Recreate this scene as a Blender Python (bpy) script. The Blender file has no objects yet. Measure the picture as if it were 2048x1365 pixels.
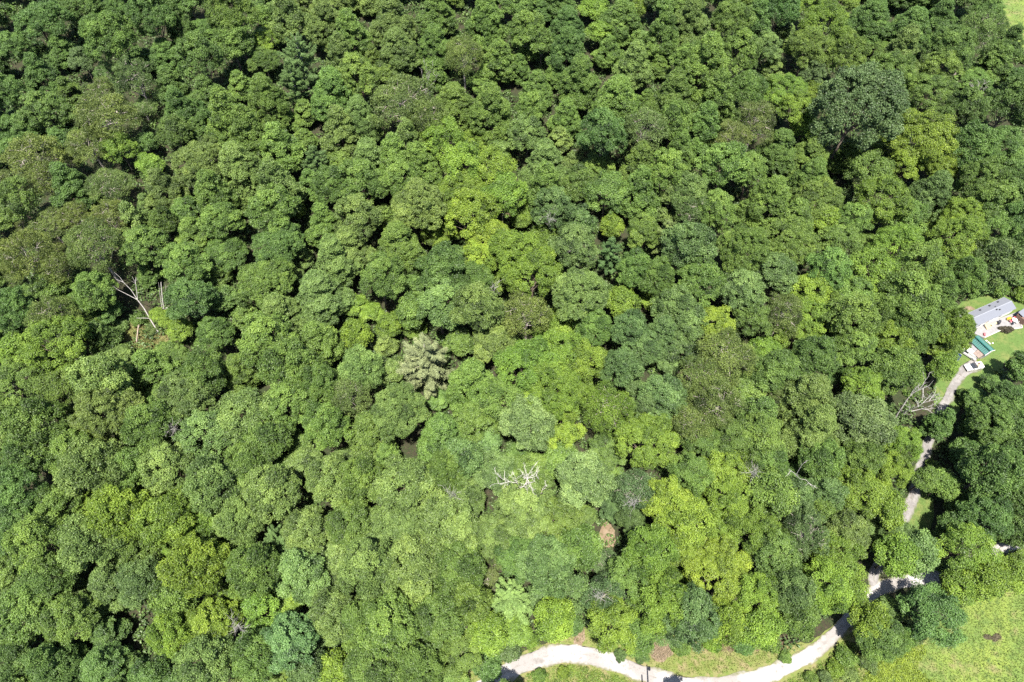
import bpy, bmesh, math, random
import numpy as np
from mathutils import Vector, Matrix
from mathutils.geometry import delaunay_2d_cdt

R = math.radians
random.seed(7)
RNG = np.random.default_rng(11)
SC = bpy.context.scene
COL = SC.collection

# ------------------------------------------------------------------ camera, sky, sun, exposure
TH, F, H = R(56), 1366.0, 160.0
cam_data = bpy.data.cameras.new('camera')
cam_data.sensor_width = 36.0
cam_data.lens = F / 2048 * 36.0
cam_data.clip_start, cam_data.clip_end = 1.0, 6000.0
cam = bpy.data.objects.new('camera', cam_data)
cam.location = (0, 0, H)
cam.rotation_euler = (R(90) - TH, 0, 0)
COL.objects.link(cam)
SC.camera = cam

SUN_DIR = Vector((-0.01487, -0.33104, 0.9435)).normalized()      # towards the sun
SUN_EL = math.asin(SUN_DIR.z)
world = bpy.data.worlds.new("World")
SC.world = world
world.use_nodes = True
wn = world.node_tree
sky = wn.nodes.new('ShaderNodeTexSky')
sky.sky_type = 'NISHITA'
sky.sun_disc = False
sky.sun_elevation = SUN_EL
sky.sun_rotation = math.atan2(SUN_DIR.x, SUN_DIR.y)
bg = wn.nodes['Background']
bg.inputs['Strength'].default_value = 0.085
wn.links.new(sky.outputs['Color'], bg.inputs['Color'])
sun_data = bpy.data.lights.new('sun', 'SUN')
sun_data.energy = 5.0
sun_data.angle = R(0.53)
sun_data.color = (1.0, 0.95, 0.87)
sun = bpy.data.objects.new('sun', sun_data)
sun.rotation_euler = SUN_DIR.to_track_quat('Z', 'Y').to_euler()
sun.location = (0, -60, 260)
COL.objects.link(sun)
vs = SC.view_settings
vs.view_transform, vs.look, vs.gamma, vs.use_curve_mapping = 'Standard', 'None', 1.0, False
vs.exposure = 2.05
SC.cycles.max_bounces = 6
SC.cycles.diffuse_bounces = 3
SC.cycles.glossy_bounces = 2
SC.cycles.transmission_bounces = 4
SC.cycles.use_denoising = False

# ------------------------------------------------------------------ terrain function and picking
def sstep(a, b, x):
    t = np.clip((x - a) / (b - a), 0, 1)
    return t * t * (3 - 2 * t)
def gh(x, y):
    s = sstep(34, 128, x)
    t = 330 * np.tanh((y - 31) / 330)
    base = 0.5 * (t + np.sqrt(t * t + 280))
    return (0.15 * (1 - 0.75 * s)) * base + (1 - s) * sstep(40, 100, y) * 2.4 * np.sin(x * .030 + 1.3) * np.sin(y * .028 + .6)
ST, CT = math.sin(TH), math.cos(TH)
def P(u, v, hg=0.0):
    """the point of the place that the photograph shows at u, v, hg metres above the ground"""
    a, b = (u - 1024) / F, (682.5 - v) / F
    d = np.array([a, CT + b * ST, -ST + b * CT])
    lo, hi = 20.0, 1500.0
    for _ in range(44):
        m = .5 * (lo + hi)
        if H + d[2] * m > gh(d[0] * m, d[1] * m) + hg: lo = m
        else: hi = m
    return Vector((d[0] * lo, d[1] * lo, H + d[2] * lo)), lo
def G(x, y, off=0.0):
    return Vector((x, y, float(gh(x, y)) + off))
def proj(p):
    q = np.array([p[0], p[1], p[2] - H])
    z = q[1] * CT - q[2] * ST
    return 1024 + F * q[0] / z, 682.5 - F * (q[1] * ST + q[2] * CT) / z

# ------------------------------------------------------------------ materials
def mat(name, col, rough=0.8, var=0.25, scale=4.0, metal=0.0, spec=0.3, bump=0.0, col2=None, detail=6.0, obj_coord=True):
    m = bpy.data.materials.new(name); m.use_nodes = True
    nt = m.node_tree; b = nt.nodes['Principled BSDF']
    b.inputs['Roughness'].default_value = rough
    b.inputs['Metallic'].default_value = metal
    b.inputs['Specular IOR Level'].default_value = spec
    tc = nt.nodes.new('ShaderNodeTexCoord')
    nz = nt.nodes.new('ShaderNodeTexNoise'); nz.inputs['Scale'].default_value = scale; nz.inputs['Detail'].default_value = detail
    nt.links.new(tc.outputs['Object'], nz.inputs['Vector'])
    cr = nt.nodes.new('ShaderNodeValToRGB')
    c1 = [max(0, c * (1 - var)) for c in col]; c2 = col2 if col2 else [c * (1 + var) for c in col]
    cr.color_ramp.elements[0].position = .3; cr.color_ramp.elements[1].position = .7
    cr.color_ramp.elements[0].color = (*c1, 1); cr.color_ramp.elements[1].color = (*c2, 1)
    nt.links.new(nz.outputs['Fac'], cr.inputs['Fac'])
    nt.links.new(cr.outputs['Color'], b.inputs['Base Color'])
    if bump:
        bp = nt.nodes.new('ShaderNodeBump'); bp.inputs['Strength'].default_value = bump; bp.inputs['Distance'].default_value = .05
        nt.links.new(nz.outputs['Fac'], bp.inputs['Height']); nt.links.new(bp.outputs['Normal'], b.inputs['Normal'])
    return m

def ground_mat(name, layers, rough=0.95, bump=0.4):
    """layers: list of (colour, noise scale, low, high); each is mixed over the one before by its own noise"""
    m = bpy.data.materials.new(name); m.use_nodes = True
    nt = m.node_tree; b = nt.nodes['Principled BSDF']
    b.inputs['Roughness'].default_value = rough; b.inputs['Specular IOR Level'].default_value = .15
    tc = nt.nodes.new('ShaderNodeTexCoord')
    prev = None
    for i, (c, s, lo, hi) in enumerate(layers):
        if prev is None:
            rgb = nt.nodes.new('ShaderNodeRGB'); rgb.outputs[0].default_value = (*c, 1); prev = rgb.outputs[0]; continue
        nz = nt.nodes.new('ShaderNodeTexNoise'); nz.inputs['Scale'].default_value = s; nz.inputs['Detail'].default_value = 5
        nz.inputs['Roughness'].default_value = .65
        mp = nt.nodes.new('ShaderNodeMapping'); mp.inputs['Location'].default_value = (i * 17.3, i * 5.1, 0)
        nt.links.new(tc.outputs['Object'], mp.inputs['Vector']); nt.links.new(mp.outputs['Vector'], nz.inputs['Vector'])
        mr = nt.nodes.new('ShaderNodeMapRange'); mr.inputs['From Min'].default_value = lo; mr.inputs['From Max'].default_value = hi
        nt.links.new(nz.outputs['Fac'], mr.inputs['Value'])
        mx = nt.nodes.new('ShaderNodeMix'); mx.data_type = 'RGBA'
        nt.links.new(mr.outputs['Result'], mx.inputs['Factor']); nt.links.new(prev, mx.inputs['A']); mx.inputs['B'].default_value = (*c, 1)
        prev = mx.outputs['Result']
        last = nz
    nt.links.new(prev, b.inputs['Base Color'])
    if bump:
        bp = nt.nodes.new('ShaderNodeBump'); bp.inputs['Strength'].default_value = bump; bp.inputs['Distance'].default_value = .15
        nt.links.new(last.outputs['Fac'], bp.inputs['Height']); nt.links.new(bp.outputs['Normal'], b.inputs['Normal'])
    return m

def leaf_mat(name, trans=0.28, spec=0.3, rough=0.5):
    m = bpy.data.materials.new(name); m.use_nodes = True
    nt = m.node_tree; b = nt.nodes['Principled BSDF']; out = nt.nodes['Material Output']
    oi = nt.nodes.new('ShaderNodeObjectInfo')
    at = nt.nodes.new('ShaderNodeAttribute'); at.attribute_name = 'tint'
    val = nt.nodes.new('ShaderNodeMath'); val.operation = 'MULTIPLY_ADD'; val.inputs[1].default_value = .36; val.inputs[2].default_value = 1.0
    hue = nt.nodes.new('ShaderNodeMath'); hue.operation = 'MULTIPLY_ADD'; hue.inputs[1].default_value = -.007; hue.inputs[2].default_value = .5
    nt.links.new(at.outputs['Fac'], val.inputs[0]); nt.links.new(at.outputs['Fac'], hue.inputs[0])
    hs = nt.nodes.new('ShaderNodeHueSaturation')
    nt.links.new(oi.outputs['Color'], hs.inputs['Color']); nt.links.new(val.outputs[0], hs.inputs['Value']); nt.links.new(hue.outputs[0], hs.inputs['Hue'])
    nt.links.new(hs.outputs['Color'], b.inputs['Base Color'])
    b.inputs['Roughness'].default_value = rough; b.inputs['Specular IOR Level'].default_value = spec
    tr = nt.nodes.new('ShaderNodeBsdfTranslucent')
    yl = nt.nodes.new('ShaderNodeMix'); yl.data_type = 'RGBA'; yl.blend_type = 'MULTIPLY'; yl.inputs['Factor'].default_value = 1
    nt.links.new(hs.outputs['Color'], yl.inputs['A']); yl.inputs['B'].default_value = (1.15, 1.25, .7, 1)
    nt.links.new(yl.outputs['Result'], tr.inputs['Color'])
    mx = nt.nodes.new('ShaderNodeMixShader'); mx.inputs['Fac'].default_value = trans
    nt.links.new(b.outputs[0], mx.inputs[1]); nt.links.new(tr.outputs[0], mx.inputs[2])
    nt.links.new(mx.outputs[0], out.inputs['Surface'])
    return m

LEAF = leaf_mat('leaf', trans=.30, spec=.28, rough=.5)
NEEDLE = leaf_mat('needle', trans=.12, spec=.25, rough=.6)
BARK = mat('bark', (.10, .08, .06), var=.35, scale=3)
PALE_BARK = mat('pale_bark', (.24, .21, .18), var=.3, scale=3)
DEADWOOD = mat('deadwood', (.22, .205, .19), var=.3, scale=2.5)
FLOOR_M = ground_mat('forest_floor', [((.026, .022, .013), 0, 0, 1), ((.018, .026, .009), .22, .42, .58), ((.045, .034, .022), .9, .52, .7), ((.022, .034, .010), 2.5, .5, .62), ((.012, .012, .008), 5, .48, .6)], bump=1.0)
PASTURE_M = ground_mat('pasture_grass', [((.065, .098, .022), 0, 0, 1), ((.100, .130, .026), .07, .42, .58), ((.105, .098, .042), .25, .52, .68), ((.042, .066, .016), .9, .50, .66), ((.09, .10, .035), 3, .55, .7)])
LAWN_M = ground_mat('lawn_grass', [((.050, .082, .020), 0, 0, 1), ((.078, .092, .028), .3, .45, .62), ((.04, .064, .016), 1.4, .5, .65)])
VERGE_M = ground_mat('verge_grass', [((.082, .095, .027), 0, 0, 1), ((.115, .10, .048), .35, .46, .62), ((.06, .085, .018), .9, .5, .64)])
EARTH_M = ground_mat('bare_earth', [((.10, .072, .047), 0, 0, 1), ((.13, .10, .07), .8, .45, .6), ((.055, .05, .025), 1.6, .5, .64)])
GRAVEL_M = ground_mat('gravel', [((.150, .140, .133), 0, 0, 1), ((.21, .20, .192), .12, .40, .55), ((.10, .09, .083), .35, .58, .72), ((.12, .108, .10), 2.5, .55, .68)])
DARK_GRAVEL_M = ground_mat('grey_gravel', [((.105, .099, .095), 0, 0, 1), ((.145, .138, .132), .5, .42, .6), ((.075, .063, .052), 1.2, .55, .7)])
GRASS_M = leaf_mat('grass_blade', trans=.25, spec=.2, rough=.6)

# ------------------------------------------------------------------ mesh helpers
def mesh_np(name, verts, faces, m, tint=None, smooth=False):
    """verts (n,3), faces (k,4) or (k,3) arrays"""
    me = bpy.data.meshes.new(name)
    verts = np.ascontiguousarray(verts, dtype=np.float32); faces = np.ascontiguousarray(faces, dtype=np.int32)
    k, c = faces.shape
    me.vertices.add(len(verts)); me.vertices.foreach_set('co', verts.ravel())
    me.loops.add(k * c); me.loops.foreach_set('vertex_index', faces.ravel())
    me.polygons.add(k); me.polygons.foreach_set('loop_start', np.arange(0, k * c, c, dtype=np.int32))
    me.polygons.foreach_set('use_smooth', np.full(k, smooth))
    if tint is not None:
        a = me.attributes.new('tint', 'FLOAT', 'FACE'); a.data.foreach_set('value', np.asarray(tint, dtype=np.float32))
    me.update(calc_edges=True)
    if m: me.materials.append(m)
    return me
def obj(name, me, parent=None):
    o = bpy.data.objects.new(name, me); COL.objects.link(o)
    if parent: o.parent = parent
    return o
def bm_obj(name, bm, m, parent=None, smooth=False):
    me = bpy.data.meshes.new(name); bmesh.ops.recalc_face_normals(bm, faces=bm.faces); bm.to_mesh(me); bm.free()
    if smooth:
        for p in me.polygons: p.use_smooth = True
    me.materials.append(m)
    return obj(name, me, parent)
def tag(o, label, cat, group=None):
    o['label'] = label; o['category'] = cat
    if group: o['group'] = group
    return o
def thing(name, label, cat, loc=(0, 0, 0), rz=0.0, group=None):
    o = bpy.data.objects.new(name, None); COL.objects.link(o)
    o.location = loc; o.rotation_euler = (0, 0, rz); o.empty_display_size = .3
    return tag(o, label, cat, group)
def box(bm, c, s, rot=None):
    mtx = Matrix.Translation(c) @ (rot.to_4x4() if rot else Matrix.Identity(4)) @ Matrix.Diagonal((*s, 1))
    bmesh.ops.create_cube(bm, size=1, matrix=mtx)
def prism(bm, prof, y0, y1, inset=0.0):
    """profile in x,z extruded along y"""
    a = [bm.verts.new((x, y0, z)) for x, z in prof]; b = [bm.verts.new((x, y1, z)) for x, z in prof]
    n = len(prof)
    bm.faces.new(a); bm.faces.new(b[::-1])
    for i in range(n): bm.faces.new((a[i], b[i], b[(i + 1) % n], a[(i + 1) % n]))
def cyl(bm, p, q, r0, r1=None, n=10):
    p, q = Vector(p), Vector(q); r1 = r0 if r1 is None else r1
    d = (q - p); rot = d.to_track_quat('Z', 'Y').to_matrix().to_4x4()
    bmesh.ops.create_cone(bm, cap_ends=True, segments=n, radius1=r0, radius2=r1, depth=d.length, matrix=Matrix.Translation((p + q) / 2) @ rot)
def one(fn, *a, **k):
    bm = bmesh.new(); fn(bm, *a, **k); return bm

class Tubes:
    """tapered tubes along polylines collected into one mesh"""
    def __init__(s): s.v, s.f, s.n = [], [], 0
    def add(s, pts, radii, n=5):
        pts = [Vector(p) for p in pts]
        for i, p in enumerate(pts):
            d = (pts[min(i + 1, len(pts) - 1)] - pts[max(i - 1, 0)]).normalized()
            a = d.orthogonal().normalized() if i == 0 else (s.a - d * s.a.dot(d)).normalized()
            s.a = a; b = d.cross(a)
            for k in range(n):
                t = 2 * math.pi * k / n
                s.v.append(p + (a * math.cos(t) + b * math.sin(t)) * radii[i])
            if i:
                o = s.n + (i - 1) * n
                for k in range(n): s.f.append((o + k, o + (k + 1) % n, o + n + (k + 1) % n, o + n + k))
        s.n += len(pts) * n
    def mesh(s, name, m): return mesh_np(name, np.array([tuple(v) for v in s.v]), np.array(s.f), m, smooth=True)

def nrm(a): return a / (np.linalg.norm(a, axis=-1, keepdims=True) + 1e-9)
class Leaves:
    def __init__(s, rng): s.rng, s.p, s.n, s.t, s.l, s.w, s.c = rng, [], [], [], [], [], []
    def add(s, p, n, L, W, tint, t=None):
        k = len(p); rng = s.rng
        r = rng.normal(size=(k, 3)) if t is None else t
        n = nrm(n); r = nrm(r - n * (r * n).sum(1, keepdims=True))
        s.p.append(p); s.n.append(n); s.t.append(r)
        s.l.append(L * rng.uniform(.75, 1.3, k)); s.w.append(W * rng.uniform(.75, 1.3, k)); s.c.append(tint)
    def arrays(s):
        p, n, t = map(np.concatenate, (s.p, s.n, s.t)); l, w, c = map(np.concatenate, (s.l, s.w, s.c))
        b = np.cross(n, t); k = len(p)
        v = np.empty((k, 4, 3))
        v[:, 0] = p - t * l[:, None] * .5; v[:, 2] = p + t * l[:, None] * .5
        fold = n * (w * .22)[:, None]
        v[:, 1] = p + b * w[:, None] * .5 + fold; v[:, 3] = p - b * w[:, None] * .5 + fold
        return v.reshape(-1, 3), np.arange(k * 4).reshape(-1, 4), np.clip(c, -2, 2)
    def mesh(s, name, m):
        v, f, c = s.arrays(); return mesh_np(name, v, f, m, c)

def sphere_dirs(rng, k): return nrm(rng.normal(size=(k, 3)))
UP = np.array([0, 0, 1.0])

# ------------------------------------------------------------------ tree kinds: crown and trunk meshes shared by the copies
def bough_set(rng, kind, Rr, ht, base):
    out = []
    if kind == 'P':
        hc = ht - base; n = 25; ph = rng.uniform(0, 6)
        for i in range(n):
            t = ((i + .5) / n) ** 1.25
            rr = Rr * (1 - t) ** .74 * (1 if t > .10 else .84)
            br = Rr * (.40 - .18 * t) * rng.uniform(.8, 1.2)
            q = max(0, rr - br * .6) * rng.uniform(.8, 1.15); a = ph + i * 2.39996 + rng.normal(0, .25)
            out.append((np.array([math.cos(a) * q, math.sin(a) * q, base + hc * (.10 + .86 * t) + rng.normal(0, .45)]), br))
        return out
    cz = base + .42 * (ht - base)
    n, rad, spread = {'B': (27, .255, .80), 'L': (25, .26, .82), 'A': (17, .33, .72), 'D': (24, .27, .78), 'S': (8, .45, .6)}[kind]
    lean = rng.normal(0, .12, 2)
    for i in range(n):
        el = math.asin(min(1, -.12 + 1.12 * (i + .5) / n)); a = i * 2.39996 + rng.normal(0, .2)
        q = spread * rng.uniform(.74, 1.2)
        c = np.array([Rr * math.cos(el) * math.cos(a) * q, Rr * math.cos(el) * math.sin(a) * q, cz + (ht - cz) * math.sin(el) * q])
        c[:2] += lean * Rr * (c[2] - base) / (ht - base)
        out.append((c, Rr * rad * rng.uniform(.78, 1.22)))
    return out

SPEC = {  # clump radius, clumps per area, leaves per clump, leaf length, width, outward, up, random
    'B': (.74, 1.75, 76, .34, .225, .66, .48, .48),
    'P': (.68, 1.70, 76, .33, .22, .60, .52, .52),
    'L': (.84, 1.40, 90, .34, .205, .70, .60, .38),
    'A': (.75, 1.35, 44, .34, .16, .45, .25, .85),
    'D': (.64, 1.85, 58, .32, .215, .60, .45, .50),
    'S': (.50, 1.7, 44, .32, .22, .70, .45, .50)}

def make_broad(kind, seed, Rr, ht):
    rng = np.random.default_rng(seed); rnd = random.Random(seed)
    base = ht * {'B': .34, 'P': .22, 'L': .36, 'A': .34, 'D': .30, 'S': .02}[kind]
    cr, dens, nl, ll, lw, wo, wu, wr = SPEC[kind]
    cen = np.array([0, 0, base + .35 * (ht - base)])
    L = Leaves(rng); bs = bough_set(rng, kind, Rr, ht, base)
    for c, br in bs:
        bt = rng.normal(0, .45)
        k = max(5, int(dens * (br / cr) ** 2 * 2.3))
        d = sphere_dirs(rng, k * 3); out = nrm((c - cen)[None] + np.array([0, 0, .35 * br]))[0]
        d = d[(d @ out) > -.22][:k]
        cc = c + d * np.array([1, 1, .82]) * br * rng.uniform(.78, 1.14, (len(d), 1))
        rr = cr * rng.uniform(.5, 1.4, len(d))
        ct = bt + rng.normal(0, .45, len(d))
        for j in range(len(d)):
            m = int(nl * (rr[j] / cr) ** 1.6)
            e = sphere_dirs(rng, m * 2); e = e[(e @ nrm(d[j] * .6 + UP * .6)) > -.25][:m]
            p = cc[j] + e * np.array([1, 1, .72]) * rr[j] * rng.uniform(.52, 1.24, (len(e), 1))
            n = e * wo + UP * wu + rng.normal(0, wr, (len(e), 3))
            L.add(p, n, ll, lw, ct[j] + rng.normal(0, .5, len(e)))
    crown = L.mesh('crown', LEAF)
    if kind == 'S': return dict(crown=crown, trunk=None, R=Rr, ht=ht, hc=.5 * ht)
    T = Tubes(); r0 = .028 * ht * .6 + .03
    top = np.array([rnd.gauss(0, .3), rnd.gauss(0, .3), ht * (.86 if kind == 'P' else .72)])
    T.add([(0, 0, -.8), (0, 0, .4), tuple(top * .35), tuple(top * .7), tuple(top)], [r0 * 1.5, r0, r0 * .8, r0 * .5, r0 * .15], 7)
    for c, br in bs:
        s = top * rng.uniform(.42, .8); c2 = c * np.array([.92, .92, 1])
        if c2[2] < s[2]: s = top * max(.3, c2[2] / ht * .8)
        mid = (s + c2) / 2 + np.array([0, 0, -.3])
        T.add([tuple(s), tuple(mid), tuple(c2)], [r0 * .36, r0 * .22, r0 * .07], 5)
        if kind == 'A':
            for _ in range(6):
                e = sphere_dirs(rng, 1)[0]; e[2] = abs(e[2]) * .8
                q = c2 + e * br * 1.12
                T.add([tuple(c2), tuple((c2 + q) / 2 + rng.normal(0, .15, 3)), tuple(q)], [.06, .045, .02], 4)
    return dict(crown=crown, trunk=T.mesh('trunk', PALE_BARK if kind == 'A' else BARK), R=Rr, ht=ht, hc={'P': .58}.get(kind, .66) * ht)

def make_pine(seed, Rr, ht, full=1.0):
    rng = np.random.default_rng(seed)
    L = Leaves(rng); T = Tubes(); r0 = .3
    T.add([(0, 0, -.8), (0, 0, ht * .5), (.1, .1, ht)], [r0 * 1.2, r0 * .7, .04], 7)
    z = ht * .26; lev = 0
    while z < ht * .985:
        t = (z - ht * .26) / (ht * .74)
        Lb = Rr * (1 - t) ** .62 * (.75 + .25 * min(1, t * 4 + .3)); n = 6 if t < .6 else 5
        ph = rng.uniform(0, 6)
        for k in range(n):
            a = ph + 2 * math.pi * k / n + rng.normal(0, .22); ln = Lb * rng.uniform(.62, 1.3)
            dr = np.array([math.cos(a), math.sin(a), 0.05 + .5 * t]); dr /= np.linalg.norm(dr)
            o = np.array([0, 0, z + rng.normal(0, .25)])
            tip = o + dr * ln + np.array([0, 0, .10 * ln])
            T.add([tuple(o), tuple(o + dr * ln * .5), tuple(tip)], [.09 * (1 - t) + .03, .05, .02], 4)
            m = int(58 * ln * full)
            q = rng.beta(1.7, 1.1, m); side = np.cross(dr, UP); side /= np.linalg.norm(side)
            wd = .21 * ln * (1 - q) ** .5 * (.3 + q)
            p = o + dr * ln * q[:, None] + side * (rng.normal(0, .55, m) * wd)[:, None] + UP * (.1 * ln * q ** 2 + rng.normal(0, .18, m))[:, None]
            sgn = np.sign(((p - o) @ side))[:, None]
            tdir = dr * .8 + side * sgn * .7 + rng.normal(0, .45, (m, 3)) + UP * .25
            L.add(p, UP * .8 + rng.normal(0, .5, (m, 3)), .75, .13, rng.normal(rng.normal(0, .35), .5, m), tdir)
        z += ht * .082 * rng.uniform(.8, 1.2) * (1.1 - .4 * t); lev += 1
    return dict(crown=L.mesh('crown', NEEDLE), trunk=T.mesh('trunk', PALE_BARK), R=Rr, ht=ht, hc=.6 * ht)

PROTO = {
    'B': [make_broad('B', 1, 7.6, 21), make_broad('B', 2, 7.4, 22), make_broad('B', 3, 7.8, 20), make_broad('B', 4, 5.4, 18), make_broad('B', 5, 5.2, 17), make_broad('B', 6, 5.6, 18.5), make_broad('B', 7, 3.4, 12), make_broad('B', 8, 3.2, 11)],
    'P': [make_broad('P', 11, 7.0, 20), make_broad('P', 12, 6.8, 21), make_broad('P', 13, 5.4, 17.5), make_broad('P', 14, 5.2, 18), make_broad('P', 15, 3.4, 13)],
    'L': [make_broad('L', 21, 7.2, 20), make_broad('L', 22, 7.0, 19), make_broad('L', 23, 5.2, 17), make_broad('L', 24, 5.4, 16), make_broad('L', 25, 3.2, 11), make_broad('L', 26, 3.0, 12)],
    'A': [make_broad('A', 31, 6.6, 19), make_broad('A', 32, 5.4, 17), make_broad('A', 33, 5.2, 18)],
    'D': [make_broad('D', 41, 7.4, 20), make_broad('D', 42, 5.2, 16), make_broad('D', 43, 5.0, 17)],
    'K': [make_pine(51, 7.4, 19), make_pine(52, 6.4, 19, .85), make_pine(53, 5.2, 16, 1.5)],
    'S': [make_broad('S', 61, 2.2, 2.6), make_broad('S', 62, 1.8, 2.4), make_broad('S', 63, 2.6, 3.0)],
}

# ------------------------------------------------------------------ the ground, roads and grass
def axis(a, b, step, lo, hi, n):
    return np.concatenate([np.linspace(lo, a, n)[:-1], np.arange(a, b + .1, step), np.linspace(b, hi, n)[1:]])
gx, gy = axis(-255, 255, 3, -3500, 3500, 14), axis(-40, 350, 3, -3500, 3500, 14)
X, Y = np.meshgrid(gx, gy)
Z = gh(X, Y)
nx, ny = len(gx), len(gy)
ii = (np.arange(ny - 1)[:, None] * nx + np.arange(nx - 1)[None]).ravel()
ground = obj('ground', mesh_np('ground', np.stack([X, Y, Z], -1).reshape(-1, 3), np.stack([ii, ii + 1, ii + nx + 1, ii + nx], 1), FLOOR_M, smooth=True))
ground['kind'] = 'structure'

def px_poly(pts): return [P(u, v)[0].to_2d() for u, v in pts]
def inside(poly, x, y):
    """even-odd test, vectorised"""
    r = np.zeros(np.shape(x), bool); n = len(poly)
    for i in range(n):
        (x0, y0), (x1, y1) = poly[i], poly[(i + 1) % n]
        c = ((y0 > y) != (y1 > y)) & (x < (x1 - x0) * (y - y0) / ((y1 - y0) + 1e-12) + x0)
        r ^= c
    return r
def smooth_loop(pts, rng, jit=.35, step=1.2):
    out = []
    n = len(pts)
    for i in range(n):
        p0, p1, p2, p3 = (Vector(pts[(i + k) % n]) for k in (-1, 0, 1, 2))
        m = max(2, int((p2 - p1).length / step))
        for k in range(m):
            t = k / m
            q = .5 * ((2 * p1) + (p2 - p0) * t + (2 * p0 - 5 * p1 + 4 * p2 - p3) * t * t + (3 * p1 - p0 - 3 * p2 + p3) * t ** 3)
            out.append(Vector((q.x + rng.normal(0, jit) * .5, q.y + rng.normal(0, jit) * .5)))
    return out
def sheet(name, px, m, off, jit=.35, grid=1.6):
    rng = np.random.default_rng(len(px) * 7 + int(px[0][0]))
    loop = smooth_loop(px_poly(px), rng, jit)
    xs = [p.x for p in loop]; ys = [p.y for p in loop]
    g = np.stack(np.meshgrid(np.arange(min(xs), max(xs), grid), np.arange(min(ys), max(ys), grid)), -1).reshape(-1, 2)
    g = g[inside(loop, g[:, 0], g[:, 1])]
    pts = loop + [Vector(p) for p in g]; n = len(loop)
    v, e, f, *_ = delaunay_2d_cdt(pts, [(i, (i + 1) % n) for i in range(n)], [list(range(n))], 1, 1e-4)
    me = bpy.data.meshes.new(name)
    me.from_pydata([(p.x, p.y, float(gh(p.x, p.y)) + off) for p in v], [], f); me.update()
    for p in me.polygons: p.use_smooth = True
    me.materials.append(m)
    o = obj(name, me); o['kind'] = 'structure'
    return o, loop
PX = dict(
    verge=[(940, 1345), (1040, 1305), (1110, 1278), (1160, 1252), (1225, 1282), (1330, 1270), (1480, 1285), (1610, 1285), (1690, 1240), (1745, 1305), (1700, 1440), (940, 1440)],
    pasture=[(1690, 1440), (1722, 1365), (1765, 1305), (1830, 1262), (1895, 1235), (1930, 1190), (1985, 1170), (2060, 1140), (2190, 1110), (2190, 1440)],
    far=[(1990, -90), (1994, 20), (2022, 78), (2065, 112), (2260, 140), (2260, -90)],
    lawn=[(1880, 700), (1930, 600), (2120, 550), (2120, 725), (2022, 722), (2000, 745), (1968, 778), (1930, 800), (1908, 835), (1885, 850), (1868, 845)],
    strip=[(1828, 975), (1862, 955), (1868, 1010), (1858, 1060), (1818, 1068), (1812, 1040)],
    clearing=[(235, 655), (290, 640), (330, 665), (335, 690), (290, 705), (250, 700)],
    glade=[(975, 985), (1040, 965), (1100, 975), (1110, 1000), (1040, 1010), (985, 1005)])
verge, verge_l = sheet('road_verge', PX['verge'], VERGE_M, .03)
pasture, pasture_l = sheet('pasture', PX['pasture'], PASTURE_M, .035)
far_pasture, far_l = sheet('hill_pasture', PX['far'], PASTURE_M, .03, grid=3)
lawn, lawn_l = sheet('lawn', PX['lawn'], LAWN_M, .03)
strip, strip_l = sheet('driveway_lawn', PX['strip'], LAWN_M, .03)
clearing, clearing_l = sheet('forest_clearing', PX['clearing'], VERGE_M, .03)
for k, (u, v, a, b) in enumerate([(1213, 1070, 17, 30), (1158, 1268, 11, 30), (1372, 752, 12, 36), (1022, 434, 14, 9), (1318, 1298, 22, 28), (683, 905, 14, 8), (1938, 617, 12, 4), (2035, 585, 22, 12)]):
    sheet('bare_earth', [(u + a * math.cos(t) * (1 + .25 * math.sin(3 * t + k)), v + b * math.sin(t)) for t in np.linspace(0, 2 * math.pi, 11)[:-1]], EARTH_M, .05, jit=.25, grid=.8)

def road(name, px, widths, m, off):
    pts = [P(u, v)[0].to_2d() for u, v in px]
    path, wid = [], []
    n = len(pts)
    for i in range(n - 1):
        p0, p1, p2, p3 = pts[max(0, i - 1)], pts[i], pts[i + 1], pts[min(n - 1, i + 2)]
        k_ = max(3, int((p2 - p1).length / .8))
        for k in range(k_):
            t = k / k_
            path.append(.5 * ((2 * p1) + (p2 - p0) * t + (2 * p0 - 5 * p1 + 4 * p2 - p3) * t * t + (3 * p1 - p0 - 3 * p2 + p3) * t ** 3))
            wid.append(widths[i] * (1 - t) + widths[i + 1] * t)
    rng = np.random.default_rng(n)
    V, Fc, m_ = [], [], 13
    jl = np.convolve(rng.normal(0, .42, len(path) + 4), np.ones(3) / 3, 'same'); jr = np.convolve(rng.normal(0, .42, len(path) + 4), np.ones(3) / 3, 'same')
    for i, p in enumerate(path):
        d = (path[min(i + 1, len(path) - 1)] - path[max(i - 1, 0)]).normalized(); s = Vector((-d.y, d.x))
        for k in range(m_):
            t = k / (m_ - 1) * 2 - 1
            q = p + s * (t * wid[i] / 2 + (jl[i] if k == 0 else jr[i] if k == m_ - 1 else 0))
            V.append((q.x, q.y, float(gh(q.x, q.y)) + off + .05 * (1 - t * t)))
        if i:
            o = (i - 1) * m_
            Fc += [(o + k, o + k + 1, o + m_ + k + 1, o + m_ + k) for k in range(m_ - 1)]
    me = mesh_np(name, np.array(V), np.array(Fc), m, smooth=True)
    a = me.attributes.new('across', 'FLOAT', 'POINT'); a.data.foreach_set('value', np.tile(np.linspace(-1, 1, m_), len(path)).astype(np.float32))
    o = obj(name, me); o['kind'] = 'structure'
    return path, wid
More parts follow.
